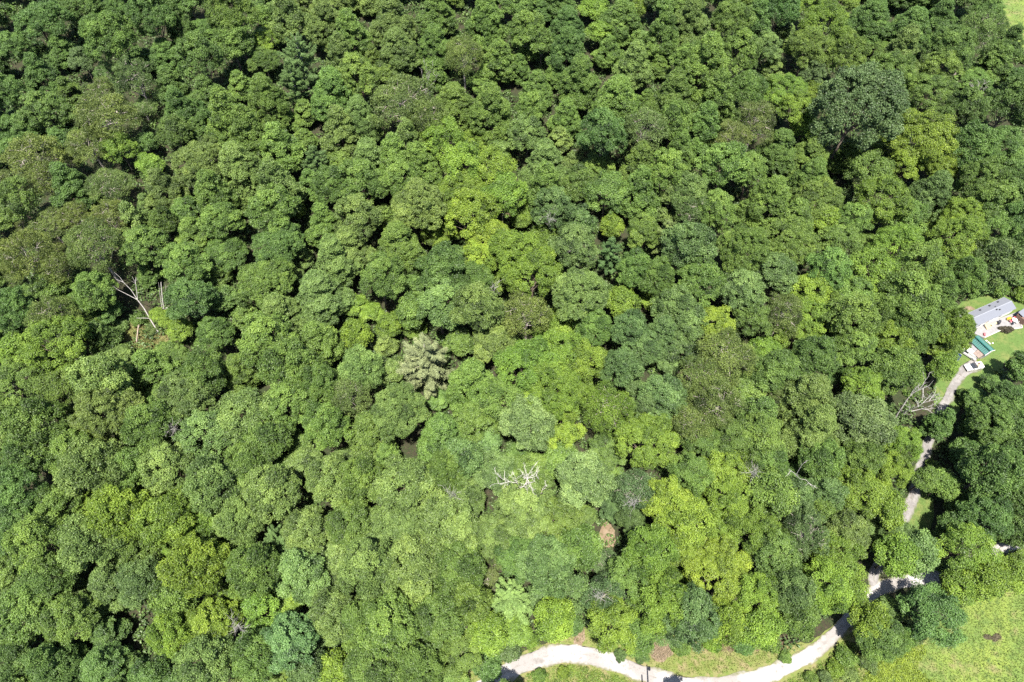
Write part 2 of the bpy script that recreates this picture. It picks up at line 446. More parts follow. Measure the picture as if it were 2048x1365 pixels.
def wear(m, edge, mid):
    nt = m.node_tree; b = nt.nodes['Principled BSDF']; src = b.inputs['Base Color'].links[0].from_socket
    at = nt.nodes.new('ShaderNodeAttribute'); at.attribute_name = 'across'
    ab = nt.nodes.new('ShaderNodeMath'); ab.operation = 'ABSOLUTE'; nt.links.new(at.outputs['Fac'], ab.inputs[0])
    tc = nt.nodes.new('ShaderNodeTexCoord'); nz = nt.nodes.new('ShaderNodeTexNoise'); nz.inputs['Scale'].default_value = .9; nz.inputs['Detail'].default_value = 6
    nt.links.new(tc.outputs['Object'], nz.inputs['Vector'])
    ad = nt.nodes.new('ShaderNodeMath'); ad.operation = 'MULTIPLY_ADD'; ad.inputs[1].default_value = .75; nt.links.new(nz.outputs['Fac'], ad.inputs[0]); nt.links.new(ab.outputs[0], ad.inputs[2])
    cr = nt.nodes.new('ShaderNodeValToRGB'); el = cr.color_ramp.elements
    el[0].position, el[0].color = .28, (.55, .55, .55, 1); el[1].position, el[1].color = .46, (0, 0, 0, 1)
    e = el.new(1.0); e.color = (.15, .15, .15, 1); e = el.new(.98); e.color = (.0, .0, .0, 1)
    cr2 = nt.nodes.new('ShaderNodeMapRange'); cr2.inputs['From Min'].default_value = 1.12; cr2.inputs['From Max'].default_value = 1.36
    nt.links.new(ad.outputs[0], cr.inputs['Fac']); nt.links.new(ad.outputs[0], cr2.inputs['Value'])
    x1 = nt.nodes.new('ShaderNodeMix'); x1.data_type = 'RGBA'; nt.links.new(cr.outputs['Color'], x1.inputs['Factor']); nt.links.new(src, x1.inputs['A']); x1.inputs['B'].default_value = (*mid, 1)
    x2 = nt.nodes.new('ShaderNodeMix'); x2.data_type = 'RGBA'; nt.links.new(cr2.outputs['Result'], x2.inputs['Factor']); nt.links.new(x1.outputs['Result'], x2.inputs['A']); x2.inputs['B'].default_value = (*edge, 1)
    nt.links.new(x2.outputs['Result'], b.inputs['Base Color'])
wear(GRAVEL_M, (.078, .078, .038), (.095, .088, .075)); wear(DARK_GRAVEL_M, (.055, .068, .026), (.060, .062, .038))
ROAD_PX = [(930, 1402), (1000, 1352), (1060, 1324), (1115, 1309), (1160, 1309), (1215, 1321), (1280, 1345), (1350, 1366), (1430, 1371), (1510, 1357), (1570, 1336), (1630, 1303), (1675, 1262), (1715, 1215), (1755, 1180), (1800, 1166), (1860, 1156), (1925, 1135), (1990, 1104), (2048, 1088), (2140, 1068)]
ROAD_W = [3.4, 3.6, 4.0, 4.2, 4.1, 3.8, 3.5, 3.4, 3.4, 3.4, 3.2, 3.0, 2.8, 2.8, 3.0, 2.9, 3.3, 3.2, 3.2, 3.2, 3.2]
DRIVE_PX = [(1752, 1186), (1748, 1150), (1770, 1100), (1800, 1050), (1820, 1010), (1834, 965), (1848, 912), (1870, 850), (1893, 800), (1916, 757), (1938, 736), (1960, 726)]
DRIVE_W = [2.8, 2.6, 2.4, 2.4, 2.8, 2.6, 2.8, 2.4, 2.3, 2.6, 3.8, 3.6]
road_path, road_wid = road('gravel_road', ROAD_PX, ROAD_W, GRAVEL_M, .10)
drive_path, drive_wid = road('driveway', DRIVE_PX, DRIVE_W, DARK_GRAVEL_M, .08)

def path_dist(path, x, y):
    a = np.array([(p.x, p.y) for p in path[::3]])
    return np.sqrt(((x[:, None] - a[None, :, 0]) ** 2 + (y[:, None] - a[None, :, 1]) ** 2)).min(1)

# ------------------------------------------------------------------ trees, as the photograph shows them
COLS = {  # leaf colours; h has the sun hot spot's glow put into it
    'g': (.067, .113, .021), 'd': (.055, .099, .021), 'y': (.080, .131, .016), 'c': (.095, .147, .017), 'b': (.063, .106, .029),
    'o': (.078, .110, .025), 'l': (.082, .127, .030), 'x': (.095, .136, .038), 'k': (.064, .103, .034), 'n': (.075, .105, .027), 'h': (.097, .142, .033), 'w': (.145, .175, .078)}
WORDS = {'g': 'mid-green', 'd': 'deep green', 'y': 'yellow-green', 'c': 'lime-green', 'b': 'bluish green', 'o': 'olive', 'l': 'light green', 'x': 'silvery green', 'k': 'dark grey-green', 'n': 'brownish green', 'h': 'pale glowing green', 'w': 'pale yellowish'}
KIND = {'B': ('broadleaf_tree', 'rounded tree', 'rounded broadleaf trees on the wooded slope'), 'P': ('poplar_tree', 'pointed tree', 'pointed trees on the wooded slope'),
        'L': ('locust_tree', 'billowy tree', 'yellowish billowy trees on the wooded slope'), 'A': ('birch_tree', 'wispy tree', 'wispy thin-leaved trees on the wooded slope'),
        'D': ('oak_tree', 'dense-crowned tree', 'dense dark trees on the wooded slope'), 'K': ('pine_tree', 'pine', 'pines among the broadleaf trees'), 'U': ('understory_tree', 'rounded tree', 'smaller trees filling the gaps between larger crowns'), 'S': ('shrub', 'shrub', 'shrubs along the road and clearings')}
# landmark trees: u, v, r, kind, colour, phrase for other labels, own label
MARKS = [
    (854, 726, 72, 'K', 'w', 'the pale yellowish pine', 'pale yellowish pine with wide bare-looking boughs amid darker rounded crowns'),
    (602, 120, 50, 'K', 'b', 'the tall blue-green pine', 'tall blue-green pine with layered boughs standing above pointed light green trees'),
    (1711, 222, 76, 'D', 'k', 'the huge grey-green crown', 'huge domed dark grey-green tree, broadest crown near the top right'),
    (1039, 1018, 52, 'B', 'h', 'the pale glowing crown', 'pale green crown, sun glow painted into its leaves, just below the white dead branches'),
    (1169, 966, 54, 'B', 'x', 'the pale round crown', 'pale round-headed tree right of the white dead branches'),
    (1430, 655, 36, 'L', 'c', 'the bright lime clump', 'bright lime-green billowy treetop above the grey-olive twiggy crowns'),
    (1055, 852, 48, 'B', 'x', 'the silvery crown', 'silvery pale crown below the yellow-green billows in mid picture'),
    (1020, 1200, 48, 'K', 'h', 'the grey-green pine', 'soft grey-green pine with a star of boughs above the road bend'),
    (1649, 987, 40, 'D', 'b', 'the dark bluish round crown', 'dark bluish round tree beside broken grey branches'),
    (1724, 843, 54, 'D', 'k', 'the dark dome by the dead tree', 'dark brownish-green dome left of the grey dead tree by the driveway'),
    (1448, 720, 58, 'A', 'o', 'the grey-olive twiggy crown', 'large grey-olive wispy tree with pale twigs showing, right of reddish bare earth'),
    (1330, 478, 44, 'K', 'x', 'the pale bluish pine', 'pale bluish pine with flat sprays right of the centre top'),
    (972, 484, 46, 'L', 'c', 'the lime crown in mid slope', 'bright lime-green billowy crown on the middle of the slope'),
    (800, 208, 60, 'A', 'o', 'the yellowish-olive crown', 'broad yellowish-olive wispy crown right of the tall blue-green pine'),
    (219, 235, 58, 'A', 'o', 'the olive feathery crown', 'broad olive feathery crown, topmost of the wispy group at far left'),
    (520, 566, 54, 'B', 'g', 'the smooth green dome', 'smooth mid-green dome right of the dead snags'),
    (1244, 607, 30, 'L', 'c', 'the small lime tuft', 'small lime-green tuft of a tree in a dark hollow'),
    (113, 696, 58, 'L', 'y', 'the yellow-green mound', 'wide yellow-green mound of foliage below the olive trees at far left'),
    (553, 1078, 34, 'K', 'b', 'the small bluish pine', 'small spiky bluish pine poking through rounded crowns at lower left'),
    (1866, 1230, 54, 'L', 'd', 'the tree beside the pasture', 'big deep green tree standing between the road and the pasture'),
    (1844, 282, 54, 'L', 'c', 'the lime crown at upper right', 'bright lime-green crown below the huge grey-green crown at upper right'),
    (1926, 1098, 48, 'L', 'y', 'the golden crown over the road', 'golden yellow-green crown hanging over the shaded road'),
    (667, 1338, 32, 'L', 'c', 'the lime tuft at the bottom edge', 'lime-green tuft at the bottom edge of the photo'),
    (291, 1168, 44, 'B', 'b', 'the bluish crown by the black gap', 'bluish green crown just above the black shadow gap at lower left'),
    (1159, 590, 54, 'B', 'l', 'the light green dome', 'light green dome above a rust-red branch in mid picture'),
    (1214, 822, 54, 'A', 'y', 'the mustard-green crown', 'mustard-green wispy dome right of the yellow-green billows'),
    (479, 335, 50, 'P', 'l', 'the tall light crown', 'tall light green pointed crown with a pale sunlit top in the upper left'),
    (1234, 207, 52, 'P', 'g', 'the steep green spire', 'steep mid-green spire beside a deep black gap near the top'),
    (1906, 657, 37, 'B', 'y', 'the tree beside the house', 'yellowish-green tree half covering the left end of the grey roof'),
    (1988, 846, 54, 'B', 'd', 'the deep green tree east of the drive', 'big deep green tree casting black shade over the driveway'),
    (392, 328, 52, 'B', 'l', 'the broad light crown', 'broad light green rounded crown right of the wispy olive group'),
    (1615, 800, 60, 'P', 'l', 'the big pale-flecked crown', 'big pale-flecked green tree left of the dark dome'),
    (1433, 1146, 58, 'L', 'c', 'the broad lime crown', 'broad lime-green billowing crown above the lower road'),
    (222, 820, 60, 'B', 'l', 'the grey-green hump', 'greyish light green hump below the forest clearing'),
    (1382, 1225, 54, 'B', 'b', 'the bluish thicket', 'bluish green leafy thicket above the dry verge'),
]
TREES = """79,51,46,B,d 34,96,30,B,d 222,79,50,B,g 308,34,42,B,d 164,122,24,D,k 27,190,32,B,d 85,154,34,B,d 137,185,24,B,g 274,161,36,A,b 205,188,28,A,o 178,290,46,A,o
68,318,46,A,o 342,171,34,P,d 362,219,36,P,d 403,123,40,B,d 359,51,30,B,d 462,27,44,B,g 462,85,38,B,g 496,89,18,L,y 588,165,34,K,b 575,34,36,P,l 650,45,38,P,l 685,118,34,P,l 667,191,46,P,g
534,198,44,P,g 455,232,42,B,g 496,262,40,P,g 349,268,32,B,d 560,294,42,P,g 554,376,44,P,l 428,388,42,B,g 239,298,30,L,y 291,290,20,B,d 140,370,40,P,d 222,372,44,A,o
85,362,36,A,o 34,404,38,L,g 270,445,28,P,l 325,447,26,B,g 445,441,36,B,g 540,424,44,B,g 595,424,14,L,c 633,325,34,K,b 667,376,36,B,g 681,260,40,P,l 650,451,36,B,g 219,438,34,A,o 154,438,32,A,o
700,68,40,P,g 786,42,42,P,l 796,100,42,P,l 871,92,38,P,g 872,27,36,B,g 971,41,42,P,g 1049,62,36,B,g 1083,85,24,L,g 1135,55,38,P,d 1241,40,44,P,g 1275,20,16,L,y 1268,130,36,P,l 1326,68,34,P,g 1360,35,38,B,g
998,120,38,P,g 926,113,40,A,o 720,160,38,B,g 851,240,40,A,o 721,239,40,P,l 909,208,46,P,g 981,222,42,P,g 1073,178,32,P,g 1159,161,44,P,g 1135,103,40,P,d 1207,270,44,B,d 1131,236,32,B,g 1060,219,30,B,g
1056,272,36,B,l 1289,262,42,A,n 1347,192,46,P,g 1343,250,36,B,g 1357,310,36,P,g 885,285,40,L,y 930,337,40,L,y 990,343,42,L,y 919,386,50,L,y 1005,393,44,L,y 947,438,46,L,c 817,291,36,P,l 742,328,46,P,l 790,320,40,P,g
837,330,40,P,g 793,372,44,B,g 721,376,44,B,g 834,417,50,B,l 718,445,42,B,l 1090,326,46,P,l 1090,375,40,B,g 1213,386,42,L,g 1159,369,36,B,g 1278,383,42,B,g 1330,352,36,B,g 1337,405,30,B,l 1107,427,40,B,b 1159,445,28,B,b 1224,455,20,L,c 1280,330,36,B,g
1382,44,42,P,l 1464,44,40,B,g 1509,44,34,P,d 1560,20,36,D,d 1622,20,26,L,y 1649,62,40,L,y 1615,96,40,L,g 1741,41,46,P,d 1820,58,46,P,d 1800,109,42,B,l 1902,96,46,B,d 1960,66,40,A,b 1991,130,36,B,d 1526,99,30,B,l 1410,133,48,P,g 1480,120,36,B,g
1622,146,26,D,k 1495,178,34,D,d 1567,190,42,L,y 1590,222,32,L,y 1608,255,24,L,y 1512,246,40,A,n 1464,282,36,A,n 1690,118,40,B,g 1772,152,38,L,g 1854,192,40,L,g 1878,137,32,L,g 1929,219,36,B,d 1870,325,42,L,y 1812,330,36,L,y 1741,352,38,L,g
1936,301,42,B,d 1998,301,42,B,d 2018,212,42,B,d 1964,369,42,B,d 2030,359,36,B,d 1557,301,42,P,g 1618,312,42,P,g 1433,192,38,B,g 1378,120,30,B,g 1406,258,40,P,g 1447,330,42,B,g 1375,265,36,P,l 1621,363,42,P,g 1375,390,36,B,l 1539,400,46,P,g 1632,402,46,B,g
1433,424,40,B,g 1500,345,38,B,g 1758,404,50,L,y 1861,388,42,B,b 1922,436,40,L,c 1656,441,26,L,y 1981,412,40,B,d 2035,440,40,B,d 1386,430,36,A,b 1587,440,42,B,g 1810,440,36,L,g 1700,440,34,B,g
188,496,54,A,o 51,512,50,A,o 298,494,42,B,g 113,540,36,A,o 103,575,32,B,g 27,621,38,B,d 188,590,40,B,g 369,539,44,B,g 383,597,42,B,d 547,494,48,B,d 554,488,12,L,c 670,518,46,P,l 640,587,56,P,l 561,630,46,P,l 316,630,14,L,c 338,640,18,L,c
109,640,42,A,o 41,705,32,L,y 205,672,30,B,d 434,669,34,B,g 530,692,50,B,g 633,685,46,P,g 301,738,44,B,g 212,758,50,B,l 404,751,42,B,g 376,795,58,B,l 34,775,50,L,g 113,795,46,L,g 85,856,50,B,g 492,828,54,B,l 575,736,50,B,g 585,809,46,B,g
424,872,50,B,l 533,876,50,B,g 646,717,16,L,c 684,809,36,A,n 480,740,40,B,g 650,850,42,B,g 300,850,46,B,g 160,905,44,B,g 60,910,44,B,d
700,496,46,P,l 800,493,50,B,g 885,537,46,B,d 954,520,34,L,c 1039,511,50,L,y 1066,552,54,L,y 947,563,36,L,g 878,613,46,B,l 957,616,46,B,l 1053,631,44,A,o 1152,494,44,B,b 1220,508,32,K,b 1313,559,36,B,g 1350,621,40,B,b 1323,671,38,B,b
714,672,26,L,c 776,652,22,L,y 824,621,32,B,g 724,744,40,B,l 700,795,38,A,n 947,773,56,B,g 1053,744,56,L,y 1125,712,46,L,y 1135,690,24,D,b 1170,725,40,L,y 1097,778,54,L,y 1241,736,40,D,b 1290,700,36,B,b 1125,862,40,L,c 800,826,54,B,l 740,860,46,B,g
947,843,46,B,g 1289,890,54,L,y 1330,792,44,B,b 885,873,50,B,g 1000,800,40,L,g 760,560,44,B,g 640,770,40,B,g 1290,470,34,B,g 1270,540,34,B,g 1190,660,36,B,g 1260,660,34,B,b 1380,850,40,A,o 1290,820,36,B,b
1382,494,46,B,b 1485,501,48,B,g 1587,493,50,B,g 1676,493,40,L,g 1786,496,46,L,y 1745,548,46,L,y 1909,493,48,L,y 1998,473,36,L,g 1984,525,44,B,b 1834,538,42,L,g 1485,582,46,B,b 1622,589,38,L,c 1625,630,40,L,y 1704,596,42,L,g 1707,644,46,B,g 1810,596,50,B,g 1827,646,50,B,g
1375,645,40,B,b 1567,630,38,A,n 1505,640,34,L,g 1410,762,48,A,o 1430,815,46,A,o 1628,719,42,D,d 1548,743,42,B,d 1700,691,42,B,g 1786,685,40,L,y 1796,743,46,D,g 1885,737,24,L,y 1882,622,26,B,g 1628,858,54,P,l 1724,775,36,L,y 1800,892,34,L,y 1882,846,26,B,d 1850,958,22,L,g 1775,872,26,L,y 1519,828,36,B,d 1519,876,44,L,g
2046,738,32,B,d 2012,806,38,B,d 1948,858,26,B,d 1400,880,38,L,g 1460,880,40,L,g 1590,670,34,L,y 1550,545,42,B,b 1400,560,42,B,g 1660,545,40,B,g 1560,800,36,A,n 2035,850,44,B,d 1925,555,36,B,g 2030,500,36,B,d 2016,1152,30,L,y 1803,1280,26,B,g 1748,1292,24,L,g 1982,30,26,B,d 1870,590,38,B,g 1755,640,38,B,g
34,983,46,B,d 34,1052,44,B,d 188,942,54,B,l 113,1010,40,B,g 257,940,44,B,g 342,944,50,B,l 428,968,50,B,l 500,930,44,B,g 547,985,50,B,l 239,1037,50,B,y 342,1037,54,B,y 420,1040,40,B,y 188,1088,50,B,l 265,1100,44,B,g 85,1092,50,B,g 222,1165,48,B,l
393,1139,54,B,y 513,1139,50,B,g 480,1050,40,B,l 103,1165,44,B,g 41,1235,54,B,g 137,1240,48,B,g 598,1139,54,B,l 342,1268,42,B,y 428,1242,50,B,y 520,1215,40,B,y 581,1276,50,B,b 103,1327,50,P,d 205,1330,46,P,d 298,1352,34,B,d 410,1330,50,B,l 513,1310,48,B,g 667,1225,50,B,l 610,1060,44,B,l 615,1345,36,B,b 350,1200,40,B,g 20,1320,44,B,d
724,962,46,B,g 810,968,54,B,l 892,951,42,B,g 925,920,36,B,b 1118,1044,46,L,g 1158,1095,38,L,g 783,1064,58,B,l 892,1050,58,B,l 988,1075,42,B,l 1268,985,44,A,k 1330,1003,46,L,c 834,1132,58,B,l 731,1145,54,B,l 919,1139,50,B,g 998,1118,24,A,n 1040,1117,42,L,g 1090,1137,50,B,b 1205,1195,42,A,k
1296,1105,50,L,y 1261,1167,48,L,g 1323,1208,50,L,c 1227,1249,46,L,y 1276,1278,30,L,g 1107,1240,36,L,c 975,1268,34,L,c 783,1242,58,B,g 870,1235,50,B,g 714,1242,50,B,g 834,1327,50,B,g 748,1338,54,B,g 919,1310,40,L,g 1350,1240,44,B,b 940,1205,40,B,g 700,1050,46,B,g 660,960,46,B,l 1262,1040,28,D,b 1365,1090,40,L,y 930,1000,42,B,l 1150,1180,36,B,b
1451,944,42,L,y 1380,950,40,L,g 1536,920,40,B,g 1540,992,38,L,g 1505,945,28,A,k 1451,1003,42,L,y 1365,1047,50,L,c 1714,982,46,L,y 1587,996,40,B,b 1639,921,42,B,g 1782,945,36,L,y 1770,1010,34,L,y 1604,1071,46,A,k 1512,1071,44,L,y 1690,1064,42,B,l 1553,1112,50,B,d 1673,1119,46,L,y 1580,1187,44,B,b 1649,1174,44,L,y 1512,1194,42,L,y
1451,1247,34,L,y 1512,1254,34,L,y 1598,1238,36,B,g 1694,1188,34,L,y 1738,1244,34,L,c 1762,1270,40,B,d 1790,1112,36,L,y 1840,1108,36,B,b 1790,1066,30,D,b 1962,1158,34,L,y 1976,944,50,B,d 2030,930,50,B,d 1972,1032,46,B,d 1888,968,26,B,g 1900,1050,26,B,d 2035,1020,44,B,d 1720,920,38,B,g 1640,1020,30,B,g 1440,1070,38,L,y 2040,1060,30,B,d 1920,1172,30,L,y"""
GAPS = [(252, 572, 26), (288, 612, 26), (322, 596, 20), (308, 648, 22), (1806, 805, 26), (1840, 785, 24), (1862, 800, 22), (1880, 775, 16), (1850, 905, 26), (1825, 1010, 26), (1748, 1160, 22), (1835, 1160, 26), (1916, 629, 16), (274, 1258, 34), (486, 1262, 20), (118, 968, 16), (642, 905, 14), (398, 690, 24), (700, 640, 10), (280, 672, 34), (1213, 1070, 34), (1158, 1262, 22), (1700, 374, 14), (1040, 330, 14), (1285, 172, 12), (10, 130, 14), (585, 700, 10), (1560, 690, 10), (1722, 740, 16), (865, 832, 12), (1030, 808, 10), (1240, 660, 8), (740, 270, 6), (600, 250, 8), (1085, 115, 8)]

T_ALL = [(u, v, r, k, c, ph, lb) for u, v, r, k, c, ph, lb in MARKS]
for e in TREES.split():
    u, v, r, k, c = e.split(',')
    T_ALL.append((float(u), float(v), float(r), k, c, None, None))

def overs(poly_px, u, v): return bool(inside(poly_px, np.array([u]), np.array([v]))[0])
keep_out = [PX[k] for k in ('verge', 'pasture', 'far', 'lawn', 'strip')]
road_uv = np.array([proj(G(p.x, p.y)) for p in road_path[::4]] + [proj(G(p.x, p.y)) for p in drive_path[::4]])
rng = np.random.default_rng(5)
arr = np.array([(t[0], t[1], t[2]) for t in T_ALL])
kinds = [(t[3], t[4]) for t in T_ALL]
for rr, thr in ((40, .82), (33, .80), (27, .78), (22, .77)):
    for _ in range(4200):
        u, v = rng.uniform(-45, 2093), rng.uniform(-55, 1385); r = rr * rng.uniform(.9, 1.12)
        d = np.hypot(arr[:, 0] - u, (arr[:, 1] - v) * 1.08)
        if (d < thr * (arr[:, 2] + r)).any(): continue
        if any(math.hypot(u - a, v - b) < g + r * .8 for a, b, g in GAPS): continue
        if any(overs(q, u, v) or overs(q, u, v + r * .7) for q in keep_out): continue
        if np.hypot(road_uv[:, 0] - u, road_uv[:, 1] - v - r * .3).min() < r + 14: continue
        j = int(np.argsort(d[:len(kinds)])[rng.integers(0, 3)])
        k, c = kinds[j]
        if k == 'K' or c in 'xh': k, c = 'B', 'g'
        if c == 'c': c = 'y'
        T_ALL.append((u, v, r, k, c, None, None)); arr = np.vstack([arr, (u, v, r)]); kinds.append((k, c))

n_traced = len(MARKS) + len(TREES.split())
placed = []
for i, (u, v, r, k, c, ph, lb) in enumerate(T_ALL):
    if k == 'B' and rng.random() < (.28 if v < 480 else .12) and not ph: k = 'P'
    cand = PROTO[k]
    p0, d0 = P(u, v, 11)
    rm = r * d0 / F
    best = sorted(cand, key=lambda q: abs(math.log(q['R'] / rm)) + rng.uniform(0, .22))[0]
    s = rm / best['R'] * (1.0 if k == 'P' else .97 if i < n_traced else 1.0)
    zs = s * rng.uniform(.9, 1.08) if ph else s * (rng.uniform(.78, 1.12) if k == 'P' else rng.uniform(.9, 1.25)) if i < n_traced else s * rng.uniform(.5, .85)
    p, d = P(u, v, best['hc'] * zs)
    gz = float(gh(p.x, p.y))
    name, shp, grp = KIND['U'] if i >= n_traced and k in 'BD' and r < 36 else KIND[k]
    t = thing(name, '', 'pine' if k == 'K' else 'tree', (p.x, p.y, gz), rng.uniform(0, 6.28), grp)
    t.scale = (s * rng.uniform(.94, 1.06), s * rng.uniform(.94, 1.06), zs)
    cr = obj('crown', best['crown'], t)
    base = np.array(COLS[c]); f = rng.normal(1, .11); w = rng.normal(0, .04)
    cc = base * f * np.array([1 + w, 1, 1 - w])
    cr.color = (*[float(max(.008, min(.3, q))) for q in cc], 1)
    obj('trunk', best['trunk'], t)
    placed.append([t, u, v, r, k, c, ph, lb])

# labels: what the tree looks like and where it stands from the nearest landmark tree
ORD = ['next', 'second', 'third', 'fourth', 'fifth', 'sixth', 'seventh', 'eighth', 'ninth', 'tenth', 'eleventh', 'twelfth', 'thirteenth', 'fourteenth', 'fifteenth', 'sixteenth', 'seventeenth', 'eighteenth', 'nineteenth', 'twentieth'] + [f'{i}{"st" if i % 10 == 1 else "nd" if i % 10 == 2 else "rd" if i % 10 == 3 else "th"}' for i in range(21, 60)]
DIRS = ['right of', 'up-right of', 'above', 'up-left of', 'left of', 'down-left of', 'below', 'down-right of']
marks = [q for q in placed if q[6]]
rest = [q for q in placed if not q[6]]
for q in marks: q[0]['label'] = q[7]
def octant(m, q): return int(round(math.atan2(m[2] - q[2], q[1] - m[1]) / (math.pi / 4))) % 8
used = {q[7] for q in marks}
seen_px = [q for q in placed if -20 < q[1] < 2068 and -20 < q[2] < 1385]
for q in rest:
    ms = sorted(marks, key=lambda m: math.hypot(m[1] - q[1], m[2] - q[2]))
    size = 'small' if q[3] < 27 else 'large' if q[3] > 47 else 'medium-sized'
    for m in ms:
        o = octant(m, q); dq = math.hypot(m[1] - q[1], m[2] - q[2])
        n = sum(1 for z in placed if z is not m and z is not q and octant(m, z) == o and math.hypot(m[1] - z[1], m[2] - z[2]) < dq)
        if n >= len(ORD): continue
        lab = f"{size} {WORDS[q[5]]} {KIND[q[4]][1]}, {ORD[n]} crown {DIRS[o]} {m[6]}"
        if lab not in used and len(lab.split()) <= 16: break
    used.add(lab); q[0]['label'] = lab
print('TREES', len(placed), n_traced, {k: sum(1 for q in placed if q[4] == k) for k in 'BPLADK'})

# ------------------------------------------------------------------ undergrowth, grass and weeds (nobody could count them)
def scatter(loop, n, rng):
    xs = [p.x for p in loop]; ys = [p.y for p in loop]
    q = np.stack([rng.uniform(min(xs), max(xs), n), rng.uniform(min(ys), max(ys), n)], 1)
    return q[inside(loop, q[:, 0], q[:, 1])]
def off_road(q, m):
    k = np.ones(len(q), bool)
    for path, w in ((road_path, 2.1), (drive_path, 1.8)): k &= path_dist(path, q[:, 0], q[:, 1]) > w + m
    return q[k]
def stuff(name, L, m, col):
    o = obj(name, L.mesh(name, m)); o['kind'] = 'stuff'; o.color = (*col, 1); return o
def domes(q, rng, r_lo, r_hi, nl, ll, lw, zs=.8, up=.5):
    L = Leaves(rng)
    for x, y in q:
        r = rng.uniform(r_lo, r_hi); k = int(nl * r * r) + 6
        e = sphere_dirs(rng, k); e[:, 2] = np.abs(e[:, 2])
        p = np.array([x, y, float(gh(x, y))]) + e * np.array([1, 1, zs]) * r * rng.uniform(.6, 1.1, (k, 1))
        L.add(p, e * .6 + UP * up + rng.normal(0, .5, (k, 3)), ll, lw, rng.normal(0, .6) + rng.normal(0, .5, k))
    return L
rng = np.random.default_rng(21)
frame_l = px_poly([(-40, -40), (2090, -40), (2090, 1400), (-40, 1400)])
q = scatter(frame_l, 22000, rng)
for l in (verge_l, pasture_l, far_l, lawn_l, strip_l): q = q[~inside(l, q[:, 0], q[:, 1])]
tx = np.array([[z[0].location.x, z[0].location.y, z[3] * .1] for z in placed])
near = np.zeros(len(q), bool)
for x, y, r in tx: near |= (q[:, 0] - x) ** 2 + (q[:, 1] - y) ** 2 < (r * .40) ** 2
q = off_road(q[~near], 1.0)
stuff('undergrowth', domes(q, rng, .6, 2.0, 10, .66, .48, zs=1.1), LEAF, (.052, .088, .023))
def blades(loop, n, rng, ll, lw, ok=None):
    q = scatter(loop, n, rng); q = off_road(q, .1)
    if ok is not None: q = ok(q)
    L = Leaves(rng); k = len(q)
    ln = ll * rng.uniform(.6, 1.4, k)
    t = np.stack([rng.normal(0, .55, k), rng.normal(0, .55, k), np.ones(k)], 1); t = nrm(t)
    p = np.stack([q[:, 0], q[:, 1], gh(q[:, 0], q[:, 1]) + ln * .4], 1)
    nz = .5 * np.sin(q[:, 0] * .33 + 1.7 * np.sin(q[:, 1] * .21)) * np.sin(q[:, 1] * .29 + q[:, 0] * .11) + .4 * np.sin(q[:, 0] * .9 + q[:, 1] * .5) * np.sin(q[:, 1] * .8 - 1)
    L.add(p, rng.normal(0, 1, (k, 3)) * np.array([1, 1, .3]), ll, lw, nz + rng.normal(0, .6, k), t)
    return L
stuff('pasture_grass', blades(pasture_l, 46000, rng, .42, .12), GRASS_M, (.078, .106, .023))
stuff('hill_grass', blades(far_l, 9000, rng, .6, .2), GRASS_M, (.098, .115, .038))
stuff('verge_grass', blades(verge_l, 40000, rng, .42, .12), GRASS_M, (.088, .108, .024))
stuff('lawn_grass', blades(lawn_l, 22000, rng, .16, .07), GRASS_M, (.056, .092, .022))
stuff('strip_grass', blades(strip_l, 6000, rng, .16, .07), GRASS_M, (.12, .145, .035))
stuff('clearing_grass', blades(clearing_l, 5000, rng, .6, .14), GRASS_M, (.14, .13, .05))
# lush weeds on the banks below the road, and rank growth in the pasture
bank_a = px_poly([(1000, 1378), (1050, 1347), (1110, 1334), (1160, 1334), (1225, 1352), (1275, 1372), (1280, 1420), (990, 1420)])
bank_b = px_poly([(1530, 1380), (1600, 1340), (1660, 1298), (1688, 1275), (1735, 1310), (1700, 1430), (1500, 1430)])
bank_c = px_poly([(1725, 1365), (1765, 1303), (1830, 1268), (1850, 1300), (1830, 1340), (1880, 1370), (1800, 1410), (1715, 1430)])
edge_n = px_poly([(1330, 1275), (1480, 1268), (1600, 1270), (1560, 1300), (1440, 1302), (1340, 1296)])
edge_w = px_poly([(960, 1320), (1040, 1290), (1100, 1272), (1150, 1270), (1100, 1286), (1040, 1308), (985, 1338)])
wa = off_road(np.concatenate([scatter(bank_a, 700, rng), scatter(bank_b, 1100, rng), scatter(edge_w, 260, rng)]), .45)
stuff('bank_weeds', domes(wa, rng, .3, .75, 60, .26, .17), LEAF, (.082, .128, .020))
wb = off_road(scatter(bank_c, 1500, rng), .4)
stuff('pasture_weeds', domes(wb, rng, .35, .8, 55, .34, .12), LEAF, (.125, .172, .020))
wc = off_road(scatter(edge_n, 420, rng), .5)
stuff('dry_weeds', domes(wc, rng, .3, .7, 50, .3, .08), LEAF, (.13, .095, .06))
br = px_poly([(1300, 1280), (1318, 1268), (1340, 1285), (1345, 1310), (1325, 1322), (1302, 1315)])
L = Leaves(rng); qb = scatter(br, 2600, rng); k = len(qb)
L.add(np.stack([qb[:, 0], qb[:, 1], gh(qb[:, 0], qb[:, 1]) + rng.uniform(.05, .6, k)], 1), UP + rng.normal(0, .5, (k, 3)), .9, .05, rng.normal(0, .7, k))
stuff('dead_brush', L, GRASS_M, (.20, .155, .105))

